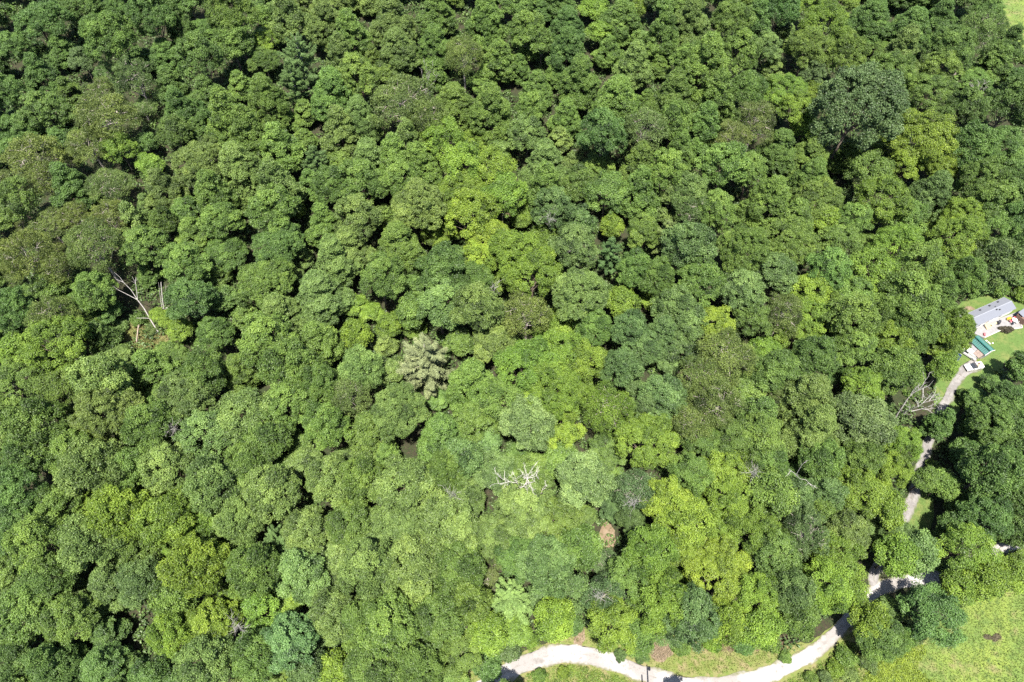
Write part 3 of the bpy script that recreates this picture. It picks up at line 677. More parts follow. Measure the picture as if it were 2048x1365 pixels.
hp, hd = P(1985, 1276, .3)
L = Leaves(rng); e = sphere_dirs(rng, 900); e[:, 2] = np.abs(e[:, 2]); L.add(np.array([[-.9, .2, 0], [.5, -.15, 0], [1.3, .35, 0]])[rng.integers(0, 3, 900)] + e * np.array([.9, .6, .4]) * rng.uniform(.4, 1.05, (900, 1)), e + UP * .5 + rng.normal(0, .4, (900, 3)), .5, .14, rng.normal(0, .7, 900))
o = obj('brush_heap', L.mesh('brush_heap', GRASS_M)); o.location = (hp.x, hp.y, float(gh(hp.x, hp.y))); o.color = (.07, .06, .035, 1)
tag(o, 'low brown heap of dead brush lying in the bright pasture', 'brush heap')
# shrubs one can pick out: u, v, r px, colour, label
for u, v, r, c, lb in [
    (1022, 1300, 19, 'b', 'bluish round shrub at the left end of the white road'), (975, 1340, 26, 'b', 'bluish shrub beside the road where it leaves the trees'),
    (1146, 1252, 16, 'b', 'small bluish shrub left of the bare path to the road'), (1032, 1262, 24, 'b', 'loose bluish shrub above the left road end'),
    (1060, 1278, 16, 'y', 'small yellow-green shrub on the road verge'), (1240, 1312, 11, 'b', 'little blue-green shrub touching the road above its bend'),
    (1285, 1318, 12, 'b', 'little blue-green shrub left of the dead brush'), (1362, 1292, 18, 'g', 'mid-green shrub right of the dead brush'),
    (1425, 1282, 20, 'y', 'yellow-green shrub on the dry verge'), (1485, 1288, 18, 'b', 'bluish shrub on the dry verge under the lime crowns'),
    (1540, 1290, 16, 'g', 'mid-green shrub overhanging the road edge'), (1570, 1314, 11, 'l', 'light shrub growing out over the gravel road'),
    (1822, 1262, 22, 'b', 'bluish shrub at the pasture corner under the big tree'), (1780, 1290, 18, 'g', 'green shrub at the top edge of the weedy pasture'),
    (1912, 1190, 20, 'g', 'green shrub at the edge of the pasture below the golden crown'), (1985, 1165, 20, 'g', 'green shrub on the pasture edge near the road'),
    (2030, 1130, 22, 'b', 'bluish shrub on the pasture edge near the photo margin'), (1815, 1075, 20, 'b', 'bluish shrub below the gravel driveway strip'),
    (1850, 1075, 18, 'g', 'green shrub below the small driveway lawn'), (1862, 935, 14, 'g', 'green shrub beside the middle stretch of driveway'),
    (1888, 1128, 18, 'b', 'bluish shrub above the shaded road'), (280, 640, 13, 'g', 'green shrub at the top of the forest clearing'),
    (305, 655, 12, 'b', 'grey-green shrub at the foot of the leaning dead trunk'), (242, 655, 14, 'l', 'pale big-leaved shrub left of the forest clearing'),
    (1925, 795, 16, 'd', 'dark shrub beside the truck at the driveway'), (1960, 575, 20, 'b', 'bluish shrub behind the long grey roof'), (1990, 580, 18, 'g', 'green shrub behind the far end of the grey roof'),
    (2040, 590, 18, 'y', 'yellowish shrub beyond the gable of the long house'), (1905, 690, 16, 'g', 'green shrub above the dark blue car'),
    (1622, 1358, 13, 'g', 'green weedy shrub on the bank just below the right road bend'), (1672, 1336, 14, 'y', 'yellow-green shrub on the bank between road and pasture'),
    (1692, 1312, 18, 'g', 'green shrub on the bank nearest the overhanging road trees'), (1700, 1350, 16, 'l', 'light shrub at the bottom edge between bank and pasture'), (1735, 1330, 17, 'b', 'bluish shrub where the weedy bank meets the bright pasture'),
    (1648, 1358, 14, 'b', 'bluish shrub at the bottom edge below the road bank'), (1080, 1352, 13, 'g', 'green shrub on the grass bank inside the white road bend'), (1128, 1346, 11, 'y', 'small yellow-green shrub on the grass bank inside the white road bend'),
    (2044, 118, 10, 'd', 'small dark shrub in the hill pasture'), (2036, 62, 8, 'd', 'tiny dark shrub in the hill pasture')]:
    b = random.choice(PROTO['S']); p, d = P(u, v, 1.0); s = r * d / F / b['R']
    o = obj('shrub', b['crown']); o.location = (p.x, p.y, float(gh(p.x, p.y))); o.scale = (s, s, s * 1.05); o.rotation_euler.z = random.uniform(0, 6.28)
    o.color = (*[x * random.uniform(.9, 1.12) for x in COLS[c]], 1)
    tag(o, lb, 'shrub', 'shrubs along the road, lawn and clearings')

# ------------------------------------------------------------------ dead trees
def V3(u, v, h): return P(u, v, h)[0]
def twigs(T, pts, rnd, n, ln, r, depth=1):
    for _ in range(n):
        i = rnd.randrange(1, len(pts)); a, b = Vector(pts[i - 1]), Vector(pts[i]); t = rnd.random(); s = a.lerp(b, t)
        d = ((b - a).normalized() + Vector((rnd.gauss(0, .7), rnd.gauss(0, .7), rnd.gauss(.2, .5)))).normalized()
        l = ln * rnd.uniform(.5, 1.2); m = s + d * l * .5 + Vector((rnd.gauss(0, .1), rnd.gauss(0, .1), rnd.gauss(0, .1))) * l
        e = m + (d + Vector((rnd.gauss(0, .3), rnd.gauss(0, .3), .15))).normalized() * l * .5
        T.add([s, m, e], [r, r * .75, r * .35], 4)
        if depth: twigs(T, [s, m, e], rnd, 2, ln * .5, r * .6, depth - 1)
def dead_tree(label, trunk, limbs, seed, r0=.24, ntw=3, ltw=2.0, rt=.05, m=DEADWOOD, name='dead_tree', cat='dead tree', twd=1, hk=1.0):
    rnd = random.Random(seed); r0 *= .62; rt *= .7; trunk = [(a, b, c * hk) for a, b, c in trunk]; limbs = [[(a, b, c * hk) for a, b, c in l] for l in limbs]
    pts = [V3(*q) for q in trunk]
    base = Vector((pts[0].x, pts[0].y, float(gh(pts[0].x, pts[0].y))))
    t = thing(name, label, cat, base, 0, 'dead and bare trees')
    T = Tubes(); n = len(pts)
    T.add([p - base for p in ([base - Vector((0, 0, .5))] if trunk[0][2] > .5 else []) + pts], [r0 * (1 - .55 * i / n) for i in range(n + (1 if trunk[0][2] > .5 else 0))], 8)
    obj('trunk', T.mesh('trunk', m), t)
    for lm in limbs:
        T = Tubes(); lp = [V3(*q) - base for q in lm]; k = len(lp); ra = r0 * .45
        T.add(lp, [ra * (1 - .75 * i / (k - 1)) for i in range(k)], 6)
        if ntw: twigs(T, lp, rnd, ntw, ltw, rt, twd)
        obj('branch', T.mesh('branch', m), t)
    return t
dead_tree('tall bare pale trunk leaning left with three forked branches over the clearing', [(320, 670, 0), (303, 643, 3.2), (288, 617, 6), (275, 600, 8)],
          [[(275, 600, 8), (262, 580, 9.8), (247, 565, 11.2), (239, 554, 12.4), (228, 545, 13.4)], [(275, 600, 8), (256, 590, 9), (236, 580, 10.2), (219, 567, 11.4)], [(275, 599, 8), (273, 580, 9.8), (271, 566, 11.4), (264, 553, 12.6)],
           [(247, 565, 11.2), (240, 562, 11.6), (233, 560, 12)], [(271, 568, 11.2), (271.5, 555, 12.4)], [(298, 637, 3.8), (284, 636.5, 4.2), (272, 637, 4.6)]], 1, .30, 2, 1.2, .05, twd=0)
dead_tree('broken twin-stemmed dead snag above the yellowish sprouts right of the leaning trunk', [(331, 640, 0), (328, 618, 3.5), (325, 600, 6), (322, 565, 10.5)],
          [[(324, 617, 3.5), (320, 590, 7), (317, 565, 10.2)], [(327, 605, 5), (331, 592, 6.6), (331, 570, 9.4)], [(327, 617, 3.5), (316, 624, 3.2)], [(330, 620, 3), (339, 611, 4.2)]], 2, .30, 1, 1.0, .05, twd=0)
dead_tree('short broken reddish stump standing in the grassy clearing', [(273, 687, 0), (275, 668, 2.2), (277, 650, 4.2)], [[(277, 655, 3.8), (280, 651, 4.4)]], 3, .32, 0, name='dead_stump', m=mat('red_deadwood', (.24, .19, .15), var=.3, scale=2))
C3 = (1054, 958, 12)
dead_tree('bleached white dead tree seen from above, branches spread over green crowns', [(1050, 1012, 0), (1052, 985, 6), (1054, 970, 9.5), (1054, 958, 12)],
          [[C3, (1051, 945, 13.5), (1048, 930, 15)], [C3, (1060, 944, 13.4), (1071, 930, 14.8)], [C3, (1066, 950, 13.2), (1074, 942, 14)], [C3, (1066, 955, 12.6), (1075, 951, 13)], [C3, (1060, 967, 12), (1064, 977, 12)], [C3, (1052, 968, 12.2), (1049, 974, 12.6)], [C3, (1046, 949, 13), (1041, 955, 13.4)],
           [(1052, 985, 6), (1042, 975, 9), (1034, 966, 10.5), (1024, 955, 12), (1016, 947, 13)], [(1034, 966, 10.5), (1018, 964, 11.5), (1004, 958, 12.4), (992, 948, 13.5), (984, 946, 14)], [(1018, 964, 11.5), (1004, 967, 12), (988, 968, 12.6)], [(1034, 966, 10.5), (1030, 954, 12), (1024, 944, 13)], [(1042, 975, 9), (1040, 980, 9.4)],
           [(1050, 1000, 2.5), (1066, 995, 6), (1077, 988, 8), (1071, 974, 9.6)], [(1077, 988, 8), (1086, 980, 9), (1094, 972, 10)], [(1052, 985, 6), (1058, 978, 8), (1062, 976, 9)]], 4, .15, 7, 1.6, .05, hk=1.62, m=mat('bleached_wood', (.36, .335, .30), var=.2, scale=2))
dead_tree('large grey dead tree with long bare limbs reaching over the driveway trees', [(1786, 846, 0), (1796, 826, 4), (1806, 812, 6.5), (1815, 798, 8.5)],
          [[(1815, 798, 8.5), (1828, 785, 10.5), (1846, 777, 12), (1858, 772, 13), (1867, 761, 14.5)], [(1820, 793, 9.3), (1827, 780, 11), (1833, 777, 11.6)], [(1836, 781, 11.3), (1845, 772, 12.6), (1850, 762, 13.8), (1858, 752, 15)], [(1846, 777, 12), (1846, 790, 11.4), (1844, 802, 10.6)],
           [(1800, 826, 3.5), (1820, 820, 7), (1836, 814, 9), (1846, 806, 10.5), (1865, 801, 11.5), (1888, 795, 12.5)], [(1846, 806, 10.5), (1856, 796, 11.6), (1862, 788, 12.6)], [(1823, 823, 6.8), (1844, 818, 8), (1856, 820, 8.2), (1865, 827, 8)], [(1856, 814, 8.6), (1868, 809, 9.8), (1878, 801, 11)], [(1836, 814, 9), (1835, 804, 10)], [(1808, 828, 3.5), (1815, 822, 5), (1822, 815, 6.4)], [(1858, 802, 11), (1866, 792, 12), (1868, 790, 12.2)]], 5, .36, 4, 2.0, .06, hk=1.35)
dead_tree('broken grey branches poking out left of the dark bluish round tree', [(1612, 1000, 0), (1606, 972, 5), (1600, 958, 8)],
          [[(1600, 958, 8), (1588, 946, 9.5), (1576, 938, 10.5)], [(1600, 958, 8), (1612, 960, 8.6), (1628, 978, 8.2)], [(1600, 958, 8), (1592, 950, 10), (1604, 930, 12), (1613, 921, 13)], [(1604, 965, 6.6), (1612, 975, 6.6), (1616, 984, 6)]], 6, .24, 3, 1.6, .06, hk=1.6)
dead_tree('pale thin-stemmed bare tree amid pointed trees at the top', [(862, 200, 0), (858, 180, 4.5), (856, 165, 8)],
          [[(856, 165, 8), (852, 145, 12), (849, 126, 16)], [(856, 165, 8), (860, 148, 12), (866, 130, 15.5)], [(858, 175, 6), (846, 160, 9.5), (842, 140, 13)], [(858, 175, 6), (872, 160, 9.5), (873, 140, 13.5)], [(860, 188, 3), (848, 180, 6), (840, 168, 9)]], 7, .2, 5, 2.2, .06)
dead_tree('grey bare twigs beyond the dark trees near the hill pasture', [(1950, 208, 0), (1953, 195, 4), (1955, 188, 7)],
          [[(1955, 188, 7), (1948, 178, 9), (1943, 172, 10.5)], [(1955, 188, 7), (1962, 176, 9.6), (1968, 166, 11)], [(1955, 188, 7), (1957, 174, 9.6), (1958, 164, 11.4)], [(1953, 195, 4), (1966, 184, 7.5), (1975, 172, 10)]], 8, .2, 6, 2.0, .06)
dead_tree('fallen bleached limb lying in the dark hollow below the bare earth', [(1203, 1137, .5), (1211, 1123, 1.5), (1221, 1107, 3)], [[(1211, 1123, 1.5), (1217, 1120, 2.2), (1221, 1116, 3)], [(1213, 1119, 1.8), (1212, 1112, 3)]], 9, .2, 1, 1, .05, name='fallen_limb', cat='fallen limb')
for k, (u, v, lb) in enumerate([(1268, 1003, 'half-dead tree with white twigs above the bare earth patch'), (1203, 1192, 'bare white-twigged treetop below the fallen limb'), (1508, 945, 'grey-twigged dying treetop among yellow-green billows at right'),
                                (1100, 440, 'bare purplish-grey twigs in a bluish crown on the middle slope'), (1152, 500, 'bare pale twigs inside the bluish crown above the light green dome'), (470, 1252, 'bare grey twigs in the small dark gap near the bottom'), (985, 582, 'pale bare twigs between two rounded crowns in mid picture'), (345, 860, 'bare grey twigs showing between light crowns at left'), (905, 992, 'bare forked twigs left of the bleached white dead tree')]):
    rnd = random.Random(100 + k); top = 17.5
    trunk = [(u + 2, v + 40, 5.0), (u, v + 12, 13)]
    limbs = [[(u, v + 12, 13)] + [(u + rnd.uniform(-7, 7) * 1.0, v + rnd.uniform(-8, 6), 16.5), (u + rnd.uniform(-22, 22), v + rnd.uniform(-24, 12), top)] for _ in range(7)]
    dead_tree(lb, trunk, limbs, 200 + k, .10, 4, 1.9, .032)

# ------------------------------------------------------------------ the long house, its patio and the things on it
WHITE = mat('white_siding', (.46, .45, .44), rough=.6, var=.06, scale=2)
SKIRT = mat('grey_skirting', (.45, .44, .42), rough=.8, var=.12)
SHING = mat('grey_shingles', (.090, .096, .113), rough=.9, var=.10, scale=9, bump=.3)
DARK = mat('dark_plastic', (.025, .025, .028), rough=.5, var=.3)
GLASS = mat('window_glass', (.03, .035, .045), rough=.08, var=.2, spec=.7)
CONC = mat('concrete', (.135, .130, .128), rough=.9, var=.12, scale=1.2, bump=.2)
WOOD = mat('pale_timber', (.30, .225, .13), rough=.8, var=.25, scale=5)
TEAL = mat('teal_metal', (.009, .062, .053), rough=.5, var=.15, scale=1.5, spec=.3)
BROWN = mat('brown_boards', (.10, .060, .045), rough=.85, var=.3, scale=4)
RED = mat('red_fabric', (.38, .06, .07), rough=.8, var=.25)
BLUE = mat('blue_paint', (.010, .017, .045), rough=.25, var=.15, spec=.6)
VWHITE = mat('white_paint', (.46, .455, .44), rough=.3, var=.04, spec=.5)
CREAM = mat('cream_paint', (.34, .31, .26), rough=.4, var=.1)
TYRE = mat('tyre_rubber', (.02, .02, .02), rough=.9, var=.2)
METAL = mat('grey_metal', (.35, .35, .36), rough=.4, var=.1, metal=.6)
TANROOF = mat('tan_roof', (.13, .10, .085), rough=.85, var=.2, scale=2)

e0 = V3(2033, 616.6, 2.9); e1 = V3(1957, 651, 2.9); rg = V3(2024.5, 605, 3.6)
ax = Vector((e0.x - e1.x, e0.y - e1.y, 0)); Lv = ax.length; ax.normalize(); nrmv = Vector((-ax.y, ax.x, 0))
HL, HW = Lv + 2.6, 4.3
hc = Vector((e0.x, e0.y, 0)) - ax * (HL / 2) + nrmv * (HW / 2); hz = max(float(gh(hc.x + a * 6, hc.y + b * 2)) for a in (-1, 1) for b in (-1, 1)); hc.z = hz
hyaw = math.atan2(ax.y, ax.x)
hs = thing('mobile_home', 'long white single-storey house with a low grey shingle roof at the forest edge', 'house', hc, hyaw)
l2, w2 = HL / 2, HW / 2
bm = bmesh.new(); prism(bm, [(-w2 + .2, .55), (w2 - .2, .55), (w2 - .2, 2.75), (0, 3.42), (-w2 + .2, 2.75)], -l2 + .15, l2 - .15)
bmesh.ops.rotate(bm, verts=bm.verts, cent=(0, 0, 0), matrix=Matrix.Rotation(math.pi / 2, 3, 'Z'))
bm_obj('wall', bm, WHITE, hs)
bm_obj('skirting', one(box, (0, 0, .1), (HL - .4, HW - .5, .9)), SKIRT, hs)
for s in (-1, 1):
    bm = bmesh.new(); prism(bm, [(s * w2, 2.72), (s * w2, 2.80), (s * .02, 3.52), (s * .02, 3.44)], -l2, l2)
    bmesh.ops.rotate(bm, verts=bm.verts, cent=(0, 0, 0), matrix=Matrix.Rotation(math.pi / 2, 3, 'Z'))
    bm_obj('roof_slope', bm, SHING, hs)
    bm_obj('gutter', one(box, (0, s * (w2 + .05), 2.74), (HL, .07, .08)), bpy.data.materials.get('gutter_grey') or mat('gutter_grey', (.13, .135, .15), var=.1), hs)
bm_obj('ridge_cap', one(box, (0, 0, 3.54), (HL, .22, .05)), mat('ridge_grey', (.14, .148, .168), var=.1), hs)
def rz(y): return 3.52 - abs(y) / w2 * .72
for x, y, r in [(4.9, 1.5, .17), (1.7, 1.45, .17), (-1.9, 1.4, .17), (2.1, -.45, .14), (3.0, -.8, .14), (2.6, .5, .08)]:
    bm = bmesh.new(); cyl(bm, (x, y, rz(y) - .05), (x, y, rz(y) + .28), r); cyl(bm, (x, y, rz(y) + .28), (x, y, rz(y) + .36), r * 1.4)
    bm_obj('roof_vent', bm, DARK, hs)
for x in (-4.6, -1.6, 3.2):
    f = bm_obj('window', one(box, (x, -w2 + .17, 1.75), (1.1, .10, .95)), WHITE, hs)
    bm_obj('pane', one(box, (x, -w2 + .115, 1.75), (.92, .03, .78)), GLASS, f)
d_ = bm_obj('door', one(box, (.6, -w2 + .16, 1.55), (.95, .10, 1.95)), mat('door_paint', (.55, .54, .52), var=.06), hs)
bm_obj('handle', one(box, (.95, -w2 + .08, 1.5), (.12, .06, .05)), METAL, d_)

def on_ground(name, label, cat, u, v, yaw, group=None, h=0.0, z=0.0):
    p = V3(u, v, h); return thing(name, label, cat, (p.x, p.y, float(gh(p.x, p.y)) + z), yaw, group)
# patio
pq = [V3(u, v, .15) for u, v in [(1948, 668), (1967.4, 677.5), (2003, 661), (2016, 661), (2043, 657), (2037, 623), (1957, 653)]]
pz = max(float(gh(p.x, p.y)) for p in pq) + .14
bm = bmesh.new(); a = [bm.verts.new((p.x, p.y, pz)) for p in pq]; b = [bm.verts.new((p.x, p.y, pz - .8)) for p in pq]; bm.faces.new(a); bm.faces.new(b[::-1])
for i in range(len(pq)): bm.faces.new((a[i], a[(i + 1) % len(pq)], b[(i + 1) % len(pq)], b[i]))
tag(bm_obj('patio', bm, CONC), 'pale concrete patio in front of the long white house', 'patio')
for k, (i, j) in enumerate([(1, 2), (3, 4), (4, 5)]):
    T = pq[j] - pq[i]; c = (pq[i] + pq[j]) / 2; o = bm_obj('edging', one(box, (0, 0, 0), (T.length, .2, .3)), mat('white_edging', (.30, .28, .24), var=.1) if k == 0 else bpy.data.materials['white_edging'])
    o.location = (c.x, c.y, pz + .05); o.rotation_euler.z = math.atan2(T.y, T.x)
    tag(o, ['pale timber edging along the lawn side of the patio', 'pale edging at the far lawn corner of the patio', 'short reddish-pale edging by the brown shed'][k], 'edging')
def put(u, v, name, label, cat, dyaw=0.0, group=None):
    p = V3(u, v, .2); return thing(name, label, cat, (p.x, p.y, pz), hyaw + dyaw, group)
st = put(1973.5, 655, 'wooden_steps', 'slatted pale timber steps against the white house wall', 'steps')
for s in (-.75, .75): bm_obj('stringer', one(box, (s, 0, .4), (.1, 1.3, .2), Matrix.Rotation(R(28), 3, 'X')), WOOD, st)
for k in range(5): bm_obj('tread', one(box, (0, -.62 + k * .3, .18 + k * .17), (1.7, .24, .05)), WOOD, st)
gr = put(1995.5, 648, 'grill', 'dark covered grill standing on the patio', 'grill', .5)
bm_obj('body', one(box, (0, 0, .62), (1.25, .6, .45)), DARK, gr); bm = bmesh.new(); prism(bm, [(-.6, .86), (.6, .86), (.5, 1.1), (-.5, 1.1)], -.28, .28); bm_obj('lid', bm, DARK, gr)
for x in (-.5, .5):
    for y in (-.22, .22): bm_obj('leg', one(cyl, (x, y, 0), (x, y, .42), .03), METAL, gr)
tb = put(1986, 650.5, 'bench', 'narrow pale bench along the house wall beside the steps', 'bench')
bm_obj('seat', one(box, (0, 0, .45), (2.0, .42, .06)), WOOD, tb)
for x in (-.85, .85): bm_obj('leg', one(box, (x, 0, .21), (.08, .38, .42)), WOOD, tb)
tt = put(2026.5, 643.5, 'patio_table', 'round white table among the red chairs on the patio', 'table')
bm_obj('tabletop', one(cyl, (0, 0, .70), (0, 0, .76), .75, None, 20), VWHITE, tt); bm_obj('stem', one(cyl, (0, 0, .06), (0, 0, .70), .05), METAL, tt); bm_obj('base', one(cyl, (0, 0, 0), (0, 0, .06), .3, None, 14), METAL, tt)
for k, (u, v, yw, m, lb) in enumerate([(2019.5, 645, .4, RED, 'red patio chair on the house side of the round table'), (2023, 650, 1.6, BLUE, 'dark blue patio chair below the round table'), (2031, 647, 2.9, VWHITE, 'white patio chair on the shed side of the round table'), (2024, 639.5, 4.6, RED, 'red patio chair behind the round table')]):
    c = put(u, v, 'patio_chair', lb, 'chair', yw, 'chairs round the patio table')
    bm_obj('seat', one(box, (0, 0, .44), (.58, .56, .07)), m, c); bm_obj('backrest', one(box, (0, .28, .76), (.58, .07, .6), Matrix.Rotation(R(-12), 3, 'X')), m, c)
    for x in (-.24, .24):
        for y in (-.23, .23): bm_obj('leg', one(cyl, (x, y, 0), (x, y, .42), .025), METAL, c)
pl = put(2016, 639.5, 'planter', 'timber planter with yellow flowers against the far end of the house', 'planter')
bm_obj('box', one(box, (0, 0, .22), (1.3, .5, .44)), WOOD, pl)
fl = Leaves(np.random.default_rng(3)); e = sphere_dirs(fl.rng, 260); e[:, 2] = abs(e[:, 2]); fl.add(e * np.array([.75, .4, .5]) + np.array([0, 0, .42]), e + UP * .5, .16, .12, fl.rng.normal(0, .5, 260))
f = obj('flowers', fl.mesh('flowers', LEAF), pl); f.color = (.42, .28, .015, 1)
pt = put(1967, 671, 'toy_cart', 'small red toy cart at the near corner of the patio', 'toy cart', .8)
bm_obj('tub', one(box, (0, 0, .32), (.8, .45, .25)), RED, pt)
for x in (-.28, .28):
    for y in (-.24, .24): bm_obj('wheel', one(cyl, (x, y - .03, .14), (x, y + .03, .14), .14), TYRE, pt)
rs = make_broad('S', 77, 2.0, 1.7); p = V3(2013, 659.5, .6)
o = obj('shrub', rs['crown']); o.location = (p.x, p.y, float(gh(p.x, p.y))); o.scale = (.86, .42, .8); o.rotation_euler.z = -.15; o.color = (.055, .048, .030, 1)
tag(o, 'low dark purplish shrub bulging over the lawn edge of the patio', 'shrub', 'shrubs along the road, lawn and clearings')
# brown shed at the frame edge
sh = on_ground('shed', 'brown board shed with a small grey roof and a dark doorway', 'shed', 2046, 636, hyaw + .12, h=1)
for nm, c, s in [('wall', (0, 1.35, 1.1), (3.4, .1, 2.2)), ('wall', (-1.65, 0, 1.1), (.1, 2.6, 2.2)), ('wall', (1.65, 0, 1.1), (.1, 2.6, 2.2)), ('floor', (0, 0, .1), (3.3, 2.6, .1)), ('counter', (-.7, -1.3, .55), (1.9, .5, 1.0))]:
    bm_obj(nm, one(box, c, s), BROWN, sh)
bm_obj('roof', one(box, (.35, .75, 2.4), (3.2, 1.9, .1), Matrix.Rotation(R(8), 3, 'X')), SHING, sh)
bm_obj('beam', one(box, (0, -1.3, 2.2), (3.5, .14, .16)), BROWN, sh)
for x in (-1.65, 1.65): bm_obj('post', one(box, (x, -1.3, 1.08), (.12, .12, 2.1)), BROWN, sh)
# small white canopy between the trees
cn = on_ground('canopy', 'small white canopy showing between treetops left of the grey roof', 'canopy', 1916.5, 629, .4, h=2.4)
bm = bmesh.new(); vs_ = [bm.verts.new(v) for v in [(-1.0, -.9, 2.1), (1.0, -.9, 2.1), (1.0, .9, 2.1), (-1.0, .9, 2.1)]]; tp = bm.verts.new((0, 0, 2.75))
for i in range(4): bm.faces.new((vs_[i], vs_[(i + 1) % 4], tp))
bm.faces.new(vs_[::-1]); bm_obj('roof', bm, VWHITE, cn)
for x in (-.95, .95):
    for y in (-.85, .85): bm_obj('pole', one(cyl, (x, y, 0), (x, y, 2.12), .03), METAL, cn)

# ------------------------------------------------------------------ the teal-roofed garage with its lean-to
g1, g2, g3, g4 = V3(1953.5, 669.5, 2.6), V3(1990.5, 700.5, 2.6), V3(1970, 711, 2.6), V3(1945.5, 681.5, 2.6)
c0 = (g1 + g2 + g3 + g4) / 4; gax = (g2 - g1 + g3 - g4).to_2d(); GL = gax.length / 2; gyaw = math.atan2(gax.y, gax.x); GW = 3.7
gz = max(float(gh(c0.x + a, c0.y + b)) for a in (-2, 2) for b in (-2, 2))
ga = thing('garage', 'small garage with a ribbed teal metal roof and white gable by the lawn', 'garage', (c0.x, c0.y, gz), gyaw)
a2, b2 = GL / 2, GW / 2
bm = bmesh.new(); prism(bm, [(-b2 + .2, 0), (b2 - .2, 0), (b2 - .2, 2.4), (.5, 3.3), (-b2 + .2, 2.4)], -a2 + .2, a2 - .2)
bmesh.ops.rotate(bm, verts=bm.verts, cent=(0, 0, 0), matrix=Matrix.Rotation(math.pi / 2, 3, 'Z')); bm_obj('wall', bm, CREAM, ga)
for y0, z0 in ((-b2, 2.38), (b2, 2.38)):
    bm = bmesh.new(); yr, zr = -.5, 3.42
    prism(bm, [(-y0, z0), (-y0, z0 + .06), (-yr, zr + .06), (-yr, zr)], -a2, a2)
    bmesh.ops.rotate(bm, verts=bm.verts, cent=(0, 0, 0), matrix=Matrix.Rotation(math.pi / 2, 3, 'Z')); sl = bm_obj('roof_slope', bm, TEAL, ga)
    n = 11
    for k in range(n):
        x = -a2 + .15 + k * (GL - .3) / (n - 1); T = Tubes(); T.add([(x, y0, z0 + .07), (x, yr, zr + .07)], [.035, .035], 5); obj('rib', T.mesh('rib', TEAL), sl)
bm_obj('ridge_cap', one(box, (0, .5 - 1.0, 3.50), (GL + .02, .28, .05)), TEAL, ga)
for y0, s in ((-b2, 1), (b2, -1)):
    T = Tubes(); T.add([(a2 + .02, y0, 2.40), (a2 + .02, -.5, 3.44)], [.09, .09], 4); obj('barge_board', T.mesh('barge_board', VWHITE), ga)
bm_obj('door', one(box, (a2 - .17, -.1, 1.1), (.08, 2.2, 2.1)), mat('garage_door', (.16, .16, .17), var=.15), ga)
le = bm_obj('lean_to_roof', one(box, (a2 - 1.25, -b2 - .95, 2.05), (1.9, 1.9, .08), Matrix.Rotation(R(6), 3, 'X')), TANROOF, ga)
bm_obj('lean_to_roof', one(box, (a2 - 3.25, -b2 - .45, 2.0), (1.9, .9, .08), Matrix.Rotation(R(6), 3, 'X')), mat('grey_roof', (.13, .125, .13), var=.15), ga)
for x in (a2 - .4, a2 - 2.1, a2 - 4.2): bm_obj('post', one(box, (x, -b2 - 1.55, .95), (.1, .1, 1.95)), BROWN, ga)
for x, y, lb in [(1972.5, 682, 'first white stone along the lawn edge behind the teal roof, nearest the patio'), (1976.5, 685.5, 'second white stone along the lawn edge behind the teal roof'), (1979.5, 688, 'third white stone along the lawn edge behind the teal roof'), (1985, 687, 'lone white stone out on the lawn by the garage')]:
    bm = bmesh.new(); bmesh.ops.create_icosphere(bm, subdivisions=2, radius=.2); rr_ = random.Random(int(x))
    for v in bm.verts: v.co = Vector((v.co.x * 1.2, v.co.y, v.co.z * .7)) * rr_.uniform(.85, 1.15)
    o = bm_obj('stone', bm, VWHITE); p = V3(x, y, 0); o.location = (p.x, p.y, float(gh(p.x, p.y)) + .1); tag(o, lb, 'stone', 'white stones on the lawn')

